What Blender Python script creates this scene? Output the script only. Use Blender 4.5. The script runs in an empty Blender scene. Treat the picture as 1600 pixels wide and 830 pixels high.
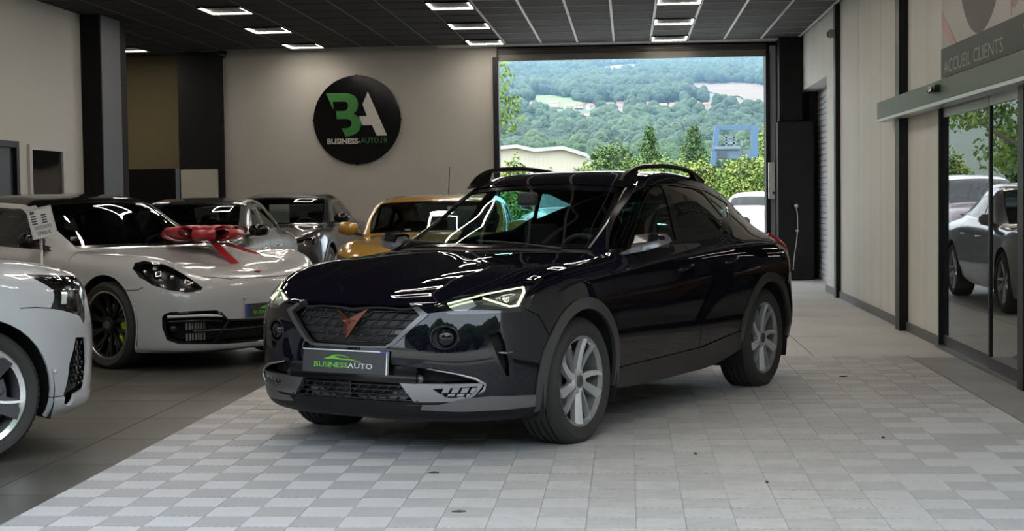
import bpy, bmesh, math, random
import numpy as np
from mathutils import Vector, Matrix
from mathutils.geometry import tessellate_polygon
random.seed(7)
R = math.radians
SC = bpy.context.scene
COL = SC.collection

# ------------------------------------------------------------------ camera
cd = bpy.data.cameras.new('camera'); cam = bpy.data.objects.new('camera', cd); COL.objects.link(cam)
F_PX = 2387.4
cd.sensor_fit = 'HORIZONTAL'; cd.sensor_width = 36.0; cd.lens = 36.0 * F_PX / 1600.0
cd.clip_start = .05; cd.clip_end = 6000
_yaw, _pitch, _roll = .0762180, .0458671, -.0128180
_fw = Vector((-math.sin(_yaw)*math.cos(_pitch), math.cos(_yaw)*math.cos(_pitch), -math.sin(_pitch)))
_r = Vector((math.cos(_yaw), math.sin(_yaw), 0)); _u = _r.cross(_fw)
_r2 = _r*math.cos(_roll) + _u*math.sin(_roll); _u2 = -_r*math.sin(_roll) + _u*math.cos(_roll)
_m = Matrix((_r2, _u2, -_fw)).transposed().to_4x4(); _m.translation = (0, 0, 1.3426)
cam.matrix_world = _m
SC.camera = cam
# ------------------------------------------------------------------ daylight, sun, exposure
_w = bpy.data.worlds.new('sky'); SC.world = _w; _w.use_nodes = True
_bg = _w.node_tree.nodes['Background']
SKY_COL = (.80, .90, 1.0); SKY_STR = 1.85
_bg.inputs[0].default_value = (*SKY_COL, 1); _bg.inputs[1].default_value = SKY_STR
_sl = bpy.data.lights.new('sun', 'SUN'); _sl.energy = 3.2; _sl.angle = R(3); _sl.color = (1.0, .95, .86)
_so = bpy.data.objects.new('sun', _sl); COL.objects.link(_so)
_so.rotation_euler = (R(10), R(-36), 0)
SC.view_settings.view_transform = 'Standard'; SC.view_settings.look = 'None'
SC.view_settings.exposure = 1.28; SC.view_settings.gamma = 1.0; SC.view_settings.use_curve_mapping = False
SC.cycles.use_denoising = True
SC.cycles.max_bounces = 8; SC.cycles.diffuse_bounces = 3; SC.cycles.glossy_bounces = 5; SC.cycles.transparent_max_bounces = 16
SC.cycles.sample_clamp_indirect = 8.0; SC.cycles.caustics_reflective = False; SC.cycles.caustics_refractive = False
# ------------------------------------------------------------------ helpers
def link(o):
    COL.objects.link(o); return o

def tag(o, label=None, cat=None, group=None, kind=None):
    if label: o['label'] = label
    if cat: o['category'] = cat
    if group: o['group'] = group
    if kind: o['kind'] = kind
    return o

def empty(name, loc=(0, 0, 0), rz=0.0, label=None, cat=None, group=None):
    o = bpy.data.objects.new(name, None)
    o.empty_display_size = .2
    o.location = loc; o.rotation_euler = (0, 0, rz)
    link(o)
    return tag(o, label, cat, group)

def copy_tree(o, parent=None):
    c = o.copy(); COL.objects.link(c)
    c.parent = parent
    for ch in list(o.children):
        copy_tree(ch, c)
    return c

def put(name, me, mat, parent=None, loc=None, rot=None):
    o = bpy.data.objects.new(name, me)
    if mat is not None and not me.materials:
        for m in (mat if isinstance(mat, (list, tuple)) else [mat]): me.materials.append(m)
    if parent is not None: o.parent = parent
    if loc is not None: o.location = loc
    if rot is not None: o.rotation_euler = rot
    return link(o)

class Geo:
    """a small mesh collector"""
    def __init__(s): s.v = []; s.f = []; s.sm = []; s.mi = []; s.cur = 0
    def add(s, V, F, smooth=False):
        b = len(s.v); s.v.extend([tuple(map(float, p)) for p in V])
        for f in F: s.f.append(tuple(b + i for i in f)); s.sm.append(smooth); s.mi.append(s.cur)
        return s
    def box(s, x0, x1, y0, y1, z0, z1, bev=0.0):
        if bev <= 0:
            V = [(x, y, z) for x in (x0, x1) for y in (y0, y1) for z in (z0, z1)]
            F = [(0, 1, 3, 2), (4, 6, 7, 5), (0, 4, 5, 1), (2, 3, 7, 6), (0, 2, 6, 4), (1, 5, 7, 3)]
            return s.add(V, F)
        bm = bmesh.new()
        r = bmesh.ops.create_cube(bm, size=1)
        for v in bm.verts: v.co = ((x0+x1)/2 + v.co.x*(x1-x0), (y0+y1)/2 + v.co.y*(y1-y0), (z0+z1)/2 + v.co.z*(z1-z0))
        bmesh.ops.bevel(bm, geom=bm.edges[:], offset=bev, segments=2, affect='EDGES', profile=.5)
        bm.verts.index_update()
        s.add([v.co[:] for v in bm.verts], [[v.index for v in f.verts] for f in bm.faces]); bm.free()
        return s
    def prism(s, poly, axis, a, b, smooth=False):
        """poly of 2D points; axis 0/1/2 extruded from a to b (other two axes in order)"""
        def P(q, h):
            if axis == 0: return (h, q[0], q[1])
            if axis == 1: return (q[0], h, q[1])
            return (q[0], q[1], h)
        n = len(poly)
        area = sum(poly[i][0]*poly[(i+1) % n][1] - poly[(i+1) % n][0]*poly[i][1] for i in range(n))
        if area < 0: poly = poly[::-1]
        V = [P(q, a) for q in poly] + [P(q, b) for q in poly]
        tri = tessellate_polygon([[Vector((q[0], q[1], 0)) for q in poly]])
        F = [(i, (i+1) % n, n + (i+1) % n, n + i) for i in range(n)]
        fl = (b > a) != (axis == 1)
        if not fl: F = [f[::-1] for f in F]
        capA = []; capB = []
        for t in tri:
            i, j, k = t
            ar = (poly[j][0]-poly[i][0])*(poly[k][1]-poly[i][1]) - (poly[k][0]-poly[i][0])*(poly[j][1]-poly[i][1])
            if ar < 0: i, k = k, i
            up = (i, j, k); dn = (k, j, i)
            if fl: capA.append(dn); capB.append(tuple(n+q for q in up))
            else: capA.append(up); capB.append(tuple(n+q for q in dn))
        return s.add(V, F + capA + capB, smooth)
    def lathe(s, prof, axis=1, n=48, c=(0, 0, 0), a0=0.0, a1=2*math.pi, smooth=True):
        """prof: (r, h); h along axis"""
        full = abs(a1 - a0 - 2*math.pi) < 1e-6
        m = n if full else n + 1
        V = []
        for i in range(m):
            a = a0 + (a1 - a0)*i/n; ca, sa = math.cos(a), math.sin(a)
            for r, h in prof:
                if axis == 1: V.append((c[0]+r*ca, c[1]+h, c[2]+r*sa))
                elif axis == 0: V.append((c[0]+h, c[1]+r*ca, c[2]+r*sa))
                else: V.append((c[0]+r*ca, c[1]+r*sa, c[2]+h))
        k = len(prof); F = []
        for i in range(n):
            j = (i+1) % m
            for q in range(k-1):
                f = (i*k+q, i*k+q+1, j*k+q+1, j*k+q)
                F.append(f)
        return s.add(V, F, smooth)
    def tube(s, pts, r, n=8, cap=True, smooth=True, squash=None):
        pts = [Vector(p) for p in pts]; k = len(pts)
        rr = r if isinstance(r, (list, tuple)) else [r]*k
        V = []; prev = None
        for i, p in enumerate(pts):
            d = (pts[min(i+1, k-1)] - pts[max(i-1, 0)]).normalized()
            if prev is None:
                up = Vector((0, 0, 1)) if abs(d.z) < .9 else Vector((1, 0, 0))
                a = d.cross(up).normalized()
            else:
                a = (prev - d*prev.dot(d)).normalized()
            prev = a; b = d.cross(a)
            for j in range(n):
                t = 2*math.pi*j/n
                w = b*math.sin(t)*(squash or 1)
                V.append(tuple(p + (a*math.cos(t) + w)*rr[i]))
        F = [(i*n+j, i*n+(j+1) % n, (i+1)*n+(j+1) % n, (i+1)*n+j) for i in range(k-1) for j in range(n)]
        if cap: F += [tuple(range(n))[::-1], tuple((k-1)*n+j for j in range(n))]
        return s.add(V, F, smooth)
    def cyl(s, p, q, r, n=16, smooth=True):
        return s.tube([p, q], r, n, True, smooth)
    def ball(s, c, r, nu=16, nv=10, zs=(-1, 1)):
        rx, ry, rz = r if isinstance(r, (tuple, list)) else (r, r, r)
        V = []; F = []
        a0, a1 = math.asin(zs[0]), math.asin(zs[1])
        for i in range(nv+1):
            a = a0 + (a1-a0)*i/nv
            for j in range(nu):
                t = 2*math.pi*j/nu
                V.append((c[0]+rx*math.cos(a)*math.cos(t), c[1]+ry*math.cos(a)*math.sin(t), c[2]+rz*math.sin(a)))
        for i in range(nv):
            for j in range(nu):
                F.append((i*nu+j, i*nu+(j+1) % nu, (i+1)*nu+(j+1) % nu, (i+1)*nu+j))
        return s.add(V, F, True)
    def loft(s, rings, closed=True, cap=True, smooth=True):
        n = len(rings[0]); V = [p for r in rings for p in r]; F = []
        for i in range(len(rings)-1):
            for j in range(n if closed else n-1):
                F.append((i*n+j, i*n+(j+1) % n, (i+1)*n+(j+1) % n, (i+1)*n+j))
        if cap and closed: F += [tuple(range(n))[::-1], tuple((len(rings)-1)*n+j for j in range(n))]
        return s.add(V, F, smooth)
    def xf(s, M):
        s.v = [tuple(M @ Vector(p)) for p in s.v]; return s
    def mirror(s):
        n = len(s.v); k = len(s.f)
        s.v += [(x, -y, z) for x, y, z in s.v]
        s.f += [tuple(n+i for i in f[::-1]) for f in s.f[:k]]
        s.sm += s.sm[:k]; s.mi += s.mi[:k]
        return s
    def mesh(s, name, fixn=False, autosmooth=None):
        me = bpy.data.meshes.new(name)
        me.from_pydata(s.v, [], s.f)
        me.polygons.foreach_set('use_smooth', s.sm)
        if any(s.mi): me.polygons.foreach_set('material_index', s.mi)
        if fixn:
            bm = bmesh.new(); bm.from_mesh(me); bmesh.ops.recalc_face_normals(bm, faces=bm.faces[:]); bm.to_mesh(me); bm.free()
        if autosmooth is not None:
            me.set_sharp_from_angle(angle=autosmooth)
        me.update()
        return me
    def build(s, name, mat, parent=None, loc=None, rot=None, fixn=False, autosmooth=None):
        return put(name, s.mesh(name, fixn, autosmooth), mat, parent, loc, rot)

# ------------------------------------------------------------------ materials
MATS = {}
def mat(name, col=(.5, .5, .5), rough=.5, metal=0.0, spec=.5, coat=0.0, coat_rough=.03, emit=None, estr=0.0, ior=1.5, bump=None, var=None):
    """principled material; bump = (scale, strength), var = (scale, amount, colour2)"""
    if name in MATS: return MATS[name]
    m = bpy.data.materials.new(name); m.use_nodes = True
    nt = m.node_tree; b = nt.nodes['Principled BSDF']
    b.inputs['Base Color'].default_value = (*col, 1); b.inputs['Roughness'].default_value = rough
    b.inputs['Metallic'].default_value = metal; b.inputs['Specular IOR Level'].default_value = spec
    b.inputs['IOR'].default_value = ior
    b.inputs['Coat Weight'].default_value = coat; b.inputs['Coat Roughness'].default_value = coat_rough
    if emit: b.inputs['Emission Color'].default_value = (*emit, 1); b.inputs['Emission Strength'].default_value = estr
    if bump or var:
        tc = nt.nodes.new('ShaderNodeTexCoord')
    if bump:
        n = nt.nodes.new('ShaderNodeTexNoise'); n.inputs['Scale'].default_value = bump[0]; n.inputs['Detail'].default_value = 6
        nt.links.new(tc.outputs['Object'], n.inputs['Vector'])
        bp = nt.nodes.new('ShaderNodeBump'); bp.inputs['Strength'].default_value = bump[1]; bp.inputs['Distance'].default_value = .01
        nt.links.new(n.outputs['Fac'], bp.inputs['Height']); nt.links.new(bp.outputs['Normal'], b.inputs['Normal'])
    if var:
        n = nt.nodes.new('ShaderNodeTexNoise'); n.inputs['Scale'].default_value = var[0]; n.inputs['Detail'].default_value = 5
        nt.links.new(tc.outputs['Object'], n.inputs['Vector'])
        r = nt.nodes.new('ShaderNodeValToRGB'); r.color_ramp.elements[0].position = .35; r.color_ramp.elements[1].position = .65
        r.color_ramp.elements[0].color = (*col, 1); r.color_ramp.elements[1].color = (*var[1], 1)
        nt.links.new(n.outputs['Fac'], r.inputs['Fac']); nt.links.new(r.outputs['Color'], b.inputs['Base Color'])
    MATS[name] = m
    return m

def glass_mat(name, tint=(.5, .5, .5), ior=1.5, rough=0.0, refl=1.0):
    """thin pane: tinted see-through plus a Fresnel mirror"""
    if name in MATS: return MATS[name]
    m = bpy.data.materials.new(name); m.use_nodes = True
    nt = m.node_tree; nt.nodes.remove(nt.nodes['Principled BSDF'])
    out = nt.nodes['Material Output']
    t = nt.nodes.new('ShaderNodeBsdfTransparent'); t.inputs['Color'].default_value = (*tint, 1)
    g = nt.nodes.new('ShaderNodeBsdfGlossy'); g.inputs['Roughness'].default_value = rough
    g.inputs['Color'].default_value = (refl, refl, refl, 1)
    fr = nt.nodes.new('ShaderNodeFresnel')
    ge = nt.nodes.new('ShaderNodeNewGeometry'); mr = nt.nodes.new('ShaderNodeMapRange')      # a thin pane reflects alike from both sides
    mr.inputs[3].default_value = ior; mr.inputs[4].default_value = 1/ior
    nt.links.new(ge.outputs['Backfacing'], mr.inputs[0]); nt.links.new(mr.outputs[0], fr.inputs['IOR'])
    mx = nt.nodes.new('ShaderNodeMixShader')
    nt.links.new(fr.outputs[0], mx.inputs[0]); nt.links.new(t.outputs[0], mx.inputs[1]); nt.links.new(g.outputs[0], mx.inputs[2])
    nt.links.new(mx.outputs[0], out.inputs['Surface'])
    MATS[name] = m
    return m

def emis(name, col, strength):
    if name in MATS: return MATS[name]
    m = bpy.data.materials.new(name); m.use_nodes = True
    nt = m.node_tree; nt.nodes.remove(nt.nodes['Principled BSDF'])
    e = nt.nodes.new('ShaderNodeEmission'); e.inputs[0].default_value = (*col, 1); e.inputs[1].default_value = strength
    nt.links.new(e.outputs[0], nt.nodes['Material Output'].inputs['Surface'])
    MATS[name] = m
    return m

def text_geo(txt, size, depth, bold=0.0, spacing=1.0, sx=1.0):
    """letters as a mesh in the x-z plane facing -y, starting at x = 0; returns (verts, faces, width)"""
    cu = bpy.data.curves.new('t', 'FONT'); cu.body = txt; cu.size = size; cu.extrude = depth; cu.offset = bold
    cu.space_character = spacing; cu.resolution_u = 3
    o = bpy.data.objects.new('t', cu); COL.objects.link(o)
    bpy.context.view_layer.update()
    me = bpy.data.meshes.new_from_object(o.evaluated_get(bpy.context.evaluated_depsgraph_get()))
    V = [(v.co.x*sx, -v.co.z, v.co.y) for v in me.vertices]; F = [tuple(p.vertices) for p in me.polygons]
    bpy.data.objects.remove(o); bpy.data.curves.remove(cu); bpy.data.meshes.remove(me)
    w = max(v[0] for v in V) if V else 0
    return V, F, w
# ------------------------------------------------------------------ car body surfaces
# A body half (y >= 0) is a net of hoops (front lip -> over the roof -> rear lip) by rails (centre line -> sill).
def spline(P, n, crease=()):
    """P: (k, ..., d) knots along axis 0, n samples per span, smooth except at the creased knots."""
    P = np.asarray(P, float); k = len(P)
    ch = np.linalg.norm(P[1:] - P[:-1], axis=-1)
    ch = np.maximum(ch, 1e-3) ** .75
    s = ch
    m = (P[1:] - P[:-1]) / s[..., None]
    tin = np.zeros_like(P); tout = np.zeros_like(P)
    w0 = s[1:][..., None]; w1 = s[:-1][..., None]
    mid = (m[:-1] * w0 + m[1:] * w1) / (w0 + w1)
    tin[1:-1] = mid; tout[1:-1] = mid
    tout[0] = m[0]; tin[-1] = m[-1]
    for c in crease:
        tin[c] = m[c - 1]; tout[c] = m[c]
    out = []
    for i in range(k - 1):
        u = np.arange(n) / n
        h00 = 2*u**3 - 3*u**2 + 1; h10 = u**3 - 2*u**2 + u; h01 = -2*u**3 + 3*u**2; h11 = u**3 - u**2
        sh = (n,) + (1,) * (P.ndim - 1)
        h00, h10, h01, h11 = (h.reshape(sh) for h in (h00, h10, h01, h11))
        sc = s[i][..., None]
        out.append(h00 * P[i] + h10 * tout[i] * sc + h01 * P[i + 1] + h11 * tin[i + 1] * sc)
    out.append(P[-1:])
    return np.concatenate(out)

def body_grid(H, nt, nv, crease=(11, 18, 20)):
    """H (hoops, rails, 3) -> (rows, cols, 8): position, normal, t, v"""
    H = np.asarray(H, float)
    # mirror two rails over the centre line so that the surface is smooth across it
    mir = H[:, 1:3][:, ::-1] * np.array([1, -1, 1])
    E = np.concatenate([mir, H], 1)
    G = spline(E, nt, crease)                       # along t
    G = spline(np.swapaxes(G, 0, 1), nv)            # along v
    G = np.swapaxes(G, 0, 1)
    du = np.gradient(G, axis=0); dv = np.gradient(G, axis=1)
    N = np.cross(du, dv); N /= np.linalg.norm(N, axis=-1, keepdims=True) + 1e-12
    G = G[:, 2 * nv:]; N = N[:, 2 * nv:]
    if np.mean(N[:, -nv*2:, 1]) < 0: N = -N
    r, c = G.shape[:2]
    T, V = np.meshgrid(np.arange(r) / nt, np.arange(c) / nv, indexing='ij')
    G[:, 0, 1] = 0
    return np.concatenate([G, N, T[..., None], V[..., None]], -1)

HERO = [
 [(.74,0,.20),(.72,.33,.20),(.65,.58,.20),(.55,.72,.205),(.45,.80,.21),(.36,.85,.21),(.28,.87,.22),(.2,.88,.23),(.1,.88,.25)],
 [(.84,0,.235),(.82,.33,.235),(.745,.58,.24),(.62,.74,.245),(.48,.83,.25),(.38,.87,.255),(.30,.89,.26),(.22,.895,.27),(.1,.895,.28)],
 [(.865,0,.31),(.845,.33,.31),(.77,.58,.315),(.645,.745,.32),(.50,.84,.33),(.39,.885,.335),(.31,.90,.34),(.22,.905,.34),(.1,.905,.33)],
 [(.875,0,.43),(.855,.33,.43),(.785,.58,.435),(.66,.745,.44),(.51,.845,.45),(.39,.89,.45),(.3,.905,.44),(.2,.91,.42),(.1,.91,.38)],
 [(.88,0,.56),(.86,.33,.56),(.79,.58,.565),(.665,.745,.575),(.51,.845,.58),(.38,.892,.57),(.27,.908,.54),(.17,.912,.49),(.08,.91,.42)],
 [(.865,0,.70),(.845,.33,.70),(.77,.58,.71),(.645,.745,.72),(.48,.845,.725),(.34,.893,.70),(.23,.908,.64),(.14,.912,.56),(.07,.91,.46)],
 [(.835,0,.79),(.81,.33,.79),(.735,.58,.80),(.60,.74,.815),(.44,.84,.82),(.29,.89,.78),(.19,.907,.70),(.12,.912,.6),(.06,.91,.48)],
 [(.79,0,.83),(.76,.33,.835),(.68,.57,.85),(.53,.71,.885),(.375,.805,.895),(.24,.885,.84),(.15,.906,.745),(.10,.912,.63),(.05,.91,.5)],
 [(.60,0,.885),(.58,.33,.90),(.50,.57,.915),(.38,.70,.94),(.25,.79,.94),(.15,.88,.875),(.09,.906,.77),(.06,.912,.65),(.03,.91,.5)],
 [(.25,0,.95),(.24,.33,.962),(.20,.57,.97),(.14,.70,.975),(.07,.785,.965),(.03,.88,.895),(0,.906,.79),(0,.912,.66),(0,.91,.5)],
 [(-.1,0,.997),(-.11,.33,1.005),(-.14,.58,1.0),(-.17,.70,.992),(-.18,.78,.975),(-.18,.875,.905),(-.18,.902,.80),(-.18,.908,.63),(-.18,.89,.36)],
 [(-.42,0,1.03),(-.43,.33,1.03),(-.48,.60,1.02),(-.53,.715,1.01),(-.50,.785,.985),(-.45,.87,.915),(-.42,.895,.81),(-.42,.90,.6),(-.42,.86,.26)],
 [(-.80,0,1.235),(-.82,.33,1.228),(-.88,.585,1.205),(-.94,.67,1.185),(-.85,.80,1.02),(-.8,.868,.925),(-.78,.893,.81),(-.77,.893,.55),(-.77,.84,.24)],
 [(-1.17,0,1.418),(-1.19,.32,1.412),(-1.24,.55,1.393),(-1.29,.625,1.365),(-1.2,.805,1.035),(-1.15,.868,.935),(-1.15,.893,.82),(-1.15,.89,.52),(-1.15,.835,.235)],
 [(-1.40,0,1.452),(-1.41,.32,1.446),(-1.43,.54,1.427),(-1.46,.62,1.385),(-1.45,.806,1.045),(-1.45,.87,.945),(-1.45,.893,.83),(-1.45,.888,.52),(-1.45,.832,.235)],
 [(-1.8,0,1.475),(-1.8,.32,1.469),(-1.8,.54,1.447),(-1.8,.62,1.395),(-1.8,.806,1.06),(-1.8,.873,.955),(-1.8,.895,.84),(-1.8,.89,.53),(-1.8,.835,.24)],
 [(-2.2,0,1.462),(-2.2,.31,1.456),(-2.2,.525,1.43),(-2.2,.605,1.37),(-2.2,.80,1.08),(-2.2,.878,.965),(-2.2,.905,.85),(-2.2,.903,.6),(-2.2,.86,.3)],
 [(-2.6,0,1.415),(-2.6,.30,1.408),(-2.58,.50,1.38),(-2.58,.585,1.31),(-2.6,.765,1.10),(-2.62,.875,.975),(-2.64,.912,.87),(-2.66,.917,.66),(-2.67,.91,.45)],
 [(-3.0,0,1.335),(-2.99,.30,1.328),(-2.96,.48,1.30),(-2.93,.56,1.235),(-2.92,.71,1.09),(-2.93,.86,.985),(-2.93,.908,.88),(-2.9,.915,.68),(-2.86,.91,.48)],
 [(-3.36,0,1.09),(-3.34,.30,1.088),(-3.30,.5,1.075),(-3.25,.60,1.06),(-3.20,.70,1.04),(-3.16,.84,.965),(-3.12,.895,.87),(-3.04,.91,.7),(-2.95,.905,.5)],
 [(-3.44,0,1.04),(-3.42,.30,1.038),(-3.38,.52,1.03),(-3.34,.64,1.01),(-3.30,.73,.985),(-3.24,.83,.92),(-3.17,.885,.84),(-3.09,.905,.7),(-3.0,.905,.52)],
 [(-3.45,0,.88),(-3.43,.3,.88),(-3.40,.55,.88),(-3.37,.68,.87),(-3.32,.78,.85),(-3.26,.85,.8),(-3.18,.89,.74),(-3.1,.905,.66),(-3.02,.905,.52)],
 [(-3.52,0,.70),(-3.5,.3,.70),(-3.46,.55,.69),(-3.41,.70,.68),(-3.35,.80,.66),(-3.27,.862,.63),(-3.19,.895,.6),(-3.11,.905,.55),(-3.03,.905,.48)],
 [(-3.55,0,.5),(-3.53,.3,.5),(-3.49,.55,.5),(-3.43,.7,.5),(-3.36,.80,.49),(-3.28,.862,.48),(-3.2,.895,.47),(-3.12,.905,.45),(-3.04,.905,.42)],
 [(-3.48,0,.3),(-3.46,.3,.3),(-3.42,.55,.3),(-3.36,.68,.3),(-3.29,.78,.3),(-3.22,.84,.3),(-3.15,.87,.31),(-3.08,.88,.33),(-3.02,.88,.35)],
]
for _i in (14, 15, 16, 17):
    HERO[_i] = [(x, y, z + (.022, .022, .018, .006, 0, 0, 0, 0, 0)[k]) for k, (x, y, z) in enumerate(HERO[_i])]
for _h in HERO:
    for _k, (_x, _y, _z) in enumerate(_h):
        if _x > .5: _x = .5 + (_x - .5) * 1.07
        if _x < -3: _x = -3 + (_x + 3) * .86
        _h[_k] = (_x, _y, _z)
def lerp_map(keys):
    a = np.array([k[0] for k in keys], float); b = np.array([k[1] for k in keys], float)
    o = np.argsort(a); a = a[o]; b = b[o]
    def f(x):
        x = float(x)
        if x <= a[0]: return b[0] + (x-a[0])*(b[1]-b[0])/(a[1]-a[0])
        if x >= a[-1]: return b[-1] + (x-a[-1])*(b[-1]-b[-2])/(a[-1]-a[-2])
        return float(np.interp(x, a, b))
    return f

def remap(S):
    """another car's hoops from the base net: S['x'], S['z'] = key maps, S['c'] = centre heights per hoop, S['w'] = width, S['rw'] = roof width scale"""
    fx = lerp_map(S['x']); fz = lerp_map(S['z']); w = S['w']/.912; out = []
    for i, h in enumerate(HERO):
        zc = h[0][2]; zb = h[4][2]; zc2 = S['c'][i]; row = []
        for k, (x, y, z) in enumerate(h):
            x2 = fx(x)
            if k >= 4: z2 = fz(z); y2 = y*w
            elif 12 <= i <= 18:
                q = (z-zb)/(zc-zb); z2 = fz(zb) + q*(zc2-fz(zb)); y2 = y*w*S.get('rw', 1)
            else:
                z2 = fz(z) + (zc2-fz(zc))*(1, .96, .75, .3)[k]; y2 = y*w
            if 'tw' in S and i >= 14 and k < 4: pass
            row.append((x2, y2, z2))
        out.append(row)
    for (i, k), (dx, dy, dz) in S.get('adj', {}).items():
        x, y, z = out[i][k]; out[i][k] = (x+dx, y+dy, z+dz)
    return out

SEDAN = dict(w=.955, rw=1.0,
    x=[(.95, .93), (.5, .53), (0, 0), (-.42, -.55), (-1.17, -1.42), (-1.8, -2.05), (-2.68, -2.88), (-3.50, -3.95)],
    z=[(.2, .14), (.31, .22), (.45, .38), (.58, .49), (.70, .60), (.80, .685), (.92, .855), (1.03, .94), (1.10, 1.0)],
    c=[.14, .165, .235, .36, .485, .61, .69, .73, .775, .825, .875, .94, 1.165, 1.355, 1.39, 1.415, 1.40, 1.34, 1.23, 1.02, .97, .84, .66, .46, .27],
    adj={(7, 3): (0, 0, .02), (8, 3): (0, 0, .03), (9, 3): (0, 0, .02)})
SUVB = dict(w=.915, rw=1.05,
    x=[(.95, .90), (.5, .52), (0, 0), (-.42, -.42), (-1.17, -1.10), (-1.8, -1.75), (-2.68, -2.68), (-3.50, -3.55)],
    z=[(.2, .20), (.31, .31), (.45, .46), (.70, .74), (.80, .85), (.92, .965), (1.03, 1.09), (1.10, 1.15)],
    c=[.20, .235, .31, .45, .60, .75, .88, .935, .98, 1.03, 1.075, 1.11, 1.34, 1.545, 1.59, 1.615, 1.61, 1.585, 1.53, 1.2, 1.12, .95, .75, .52, .3])
HATCH = dict(w=.87, rw=1.02,
    x=[(.95, .80), (.5, .48), (0, 0), (-.42, -.42), (-1.17, -1.10), (-1.8, -1.65), (-2.68, -2.42), (-3.50, -3.02)],
    z=[(.2, .18), (.45, .40), (.70, .62), (.80, .72), (.92, .83), (1.03, .93), (1.10, .99)],
    c=[.18, .21, .28, .39, .50, .62, .71, .745, .79, .85, .90, .93, 1.135, 1.305, 1.335, 1.362, 1.355, 1.33, 1.28, 1.05, .97, .82, .63, .45, .27])
COUPE = dict(w=.93, rw=1.0,
    x=[(.95, .86), (.5, .50), (0, 0), (-.42, -.48), (-1.17, -1.22), (-1.8, -1.85), (-2.68, -2.62), (-3.50, -3.42)],
    z=[(.2, .18), (.45, .42), (.70, .66), (.80, .77), (.92, .90), (1.03, 1.00), (1.10, 1.05)],
    c=[.18, .21, .28, .41, .53, .66, .755, .79, .835, .895, .945, .98, 1.19, 1.365, 1.40, 1.425, 1.41, 1.36, 1.27, 1.04, .99, .85, .66, .47, .28])
MINI = dict(w=.86, rw=1.12,
    x=[(.95, .80), (.5, .48), (0, 0), (-.42, -.46), (-1.17, -1.02), (-1.8, -1.65), (-2.68, -2.45), (-3.50, -3.1)],
    z=[(.2, .18), (.45, .42), (.70, .66), (.80, .77), (.92, .88), (1.03, .965), (1.10, 1.0)],
    c=[.18, .21, .28, .41, .53, .66, .77, .815, .855, .90, .94, .975, 1.155, 1.305, 1.34, 1.365, 1.365, 1.35, 1.31, 1.05, .98, .83, .65, .47, .28])
SALOON = dict(w=.925, rw=1.0,
    x=[(.95, .90), (.5, .52), (0, 0), (-.42, -.50), (-1.17, -1.30), (-1.8, -1.9), (-2.68, -2.82), (-3.50, -3.85)],
    z=[(.2, .17), (.45, .40), (.70, .62), (.80, .72), (.92, .85), (1.03, .95), (1.10, 1.0)],
    c=[.17, .20, .27, .39, .51, .62, .71, .745, .79, .85, .90, .945, 1.17, 1.36, 1.395, 1.42, 1.405, 1.35, 1.25, 1.03, 1.0, .86, .66, .47, .28])
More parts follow.
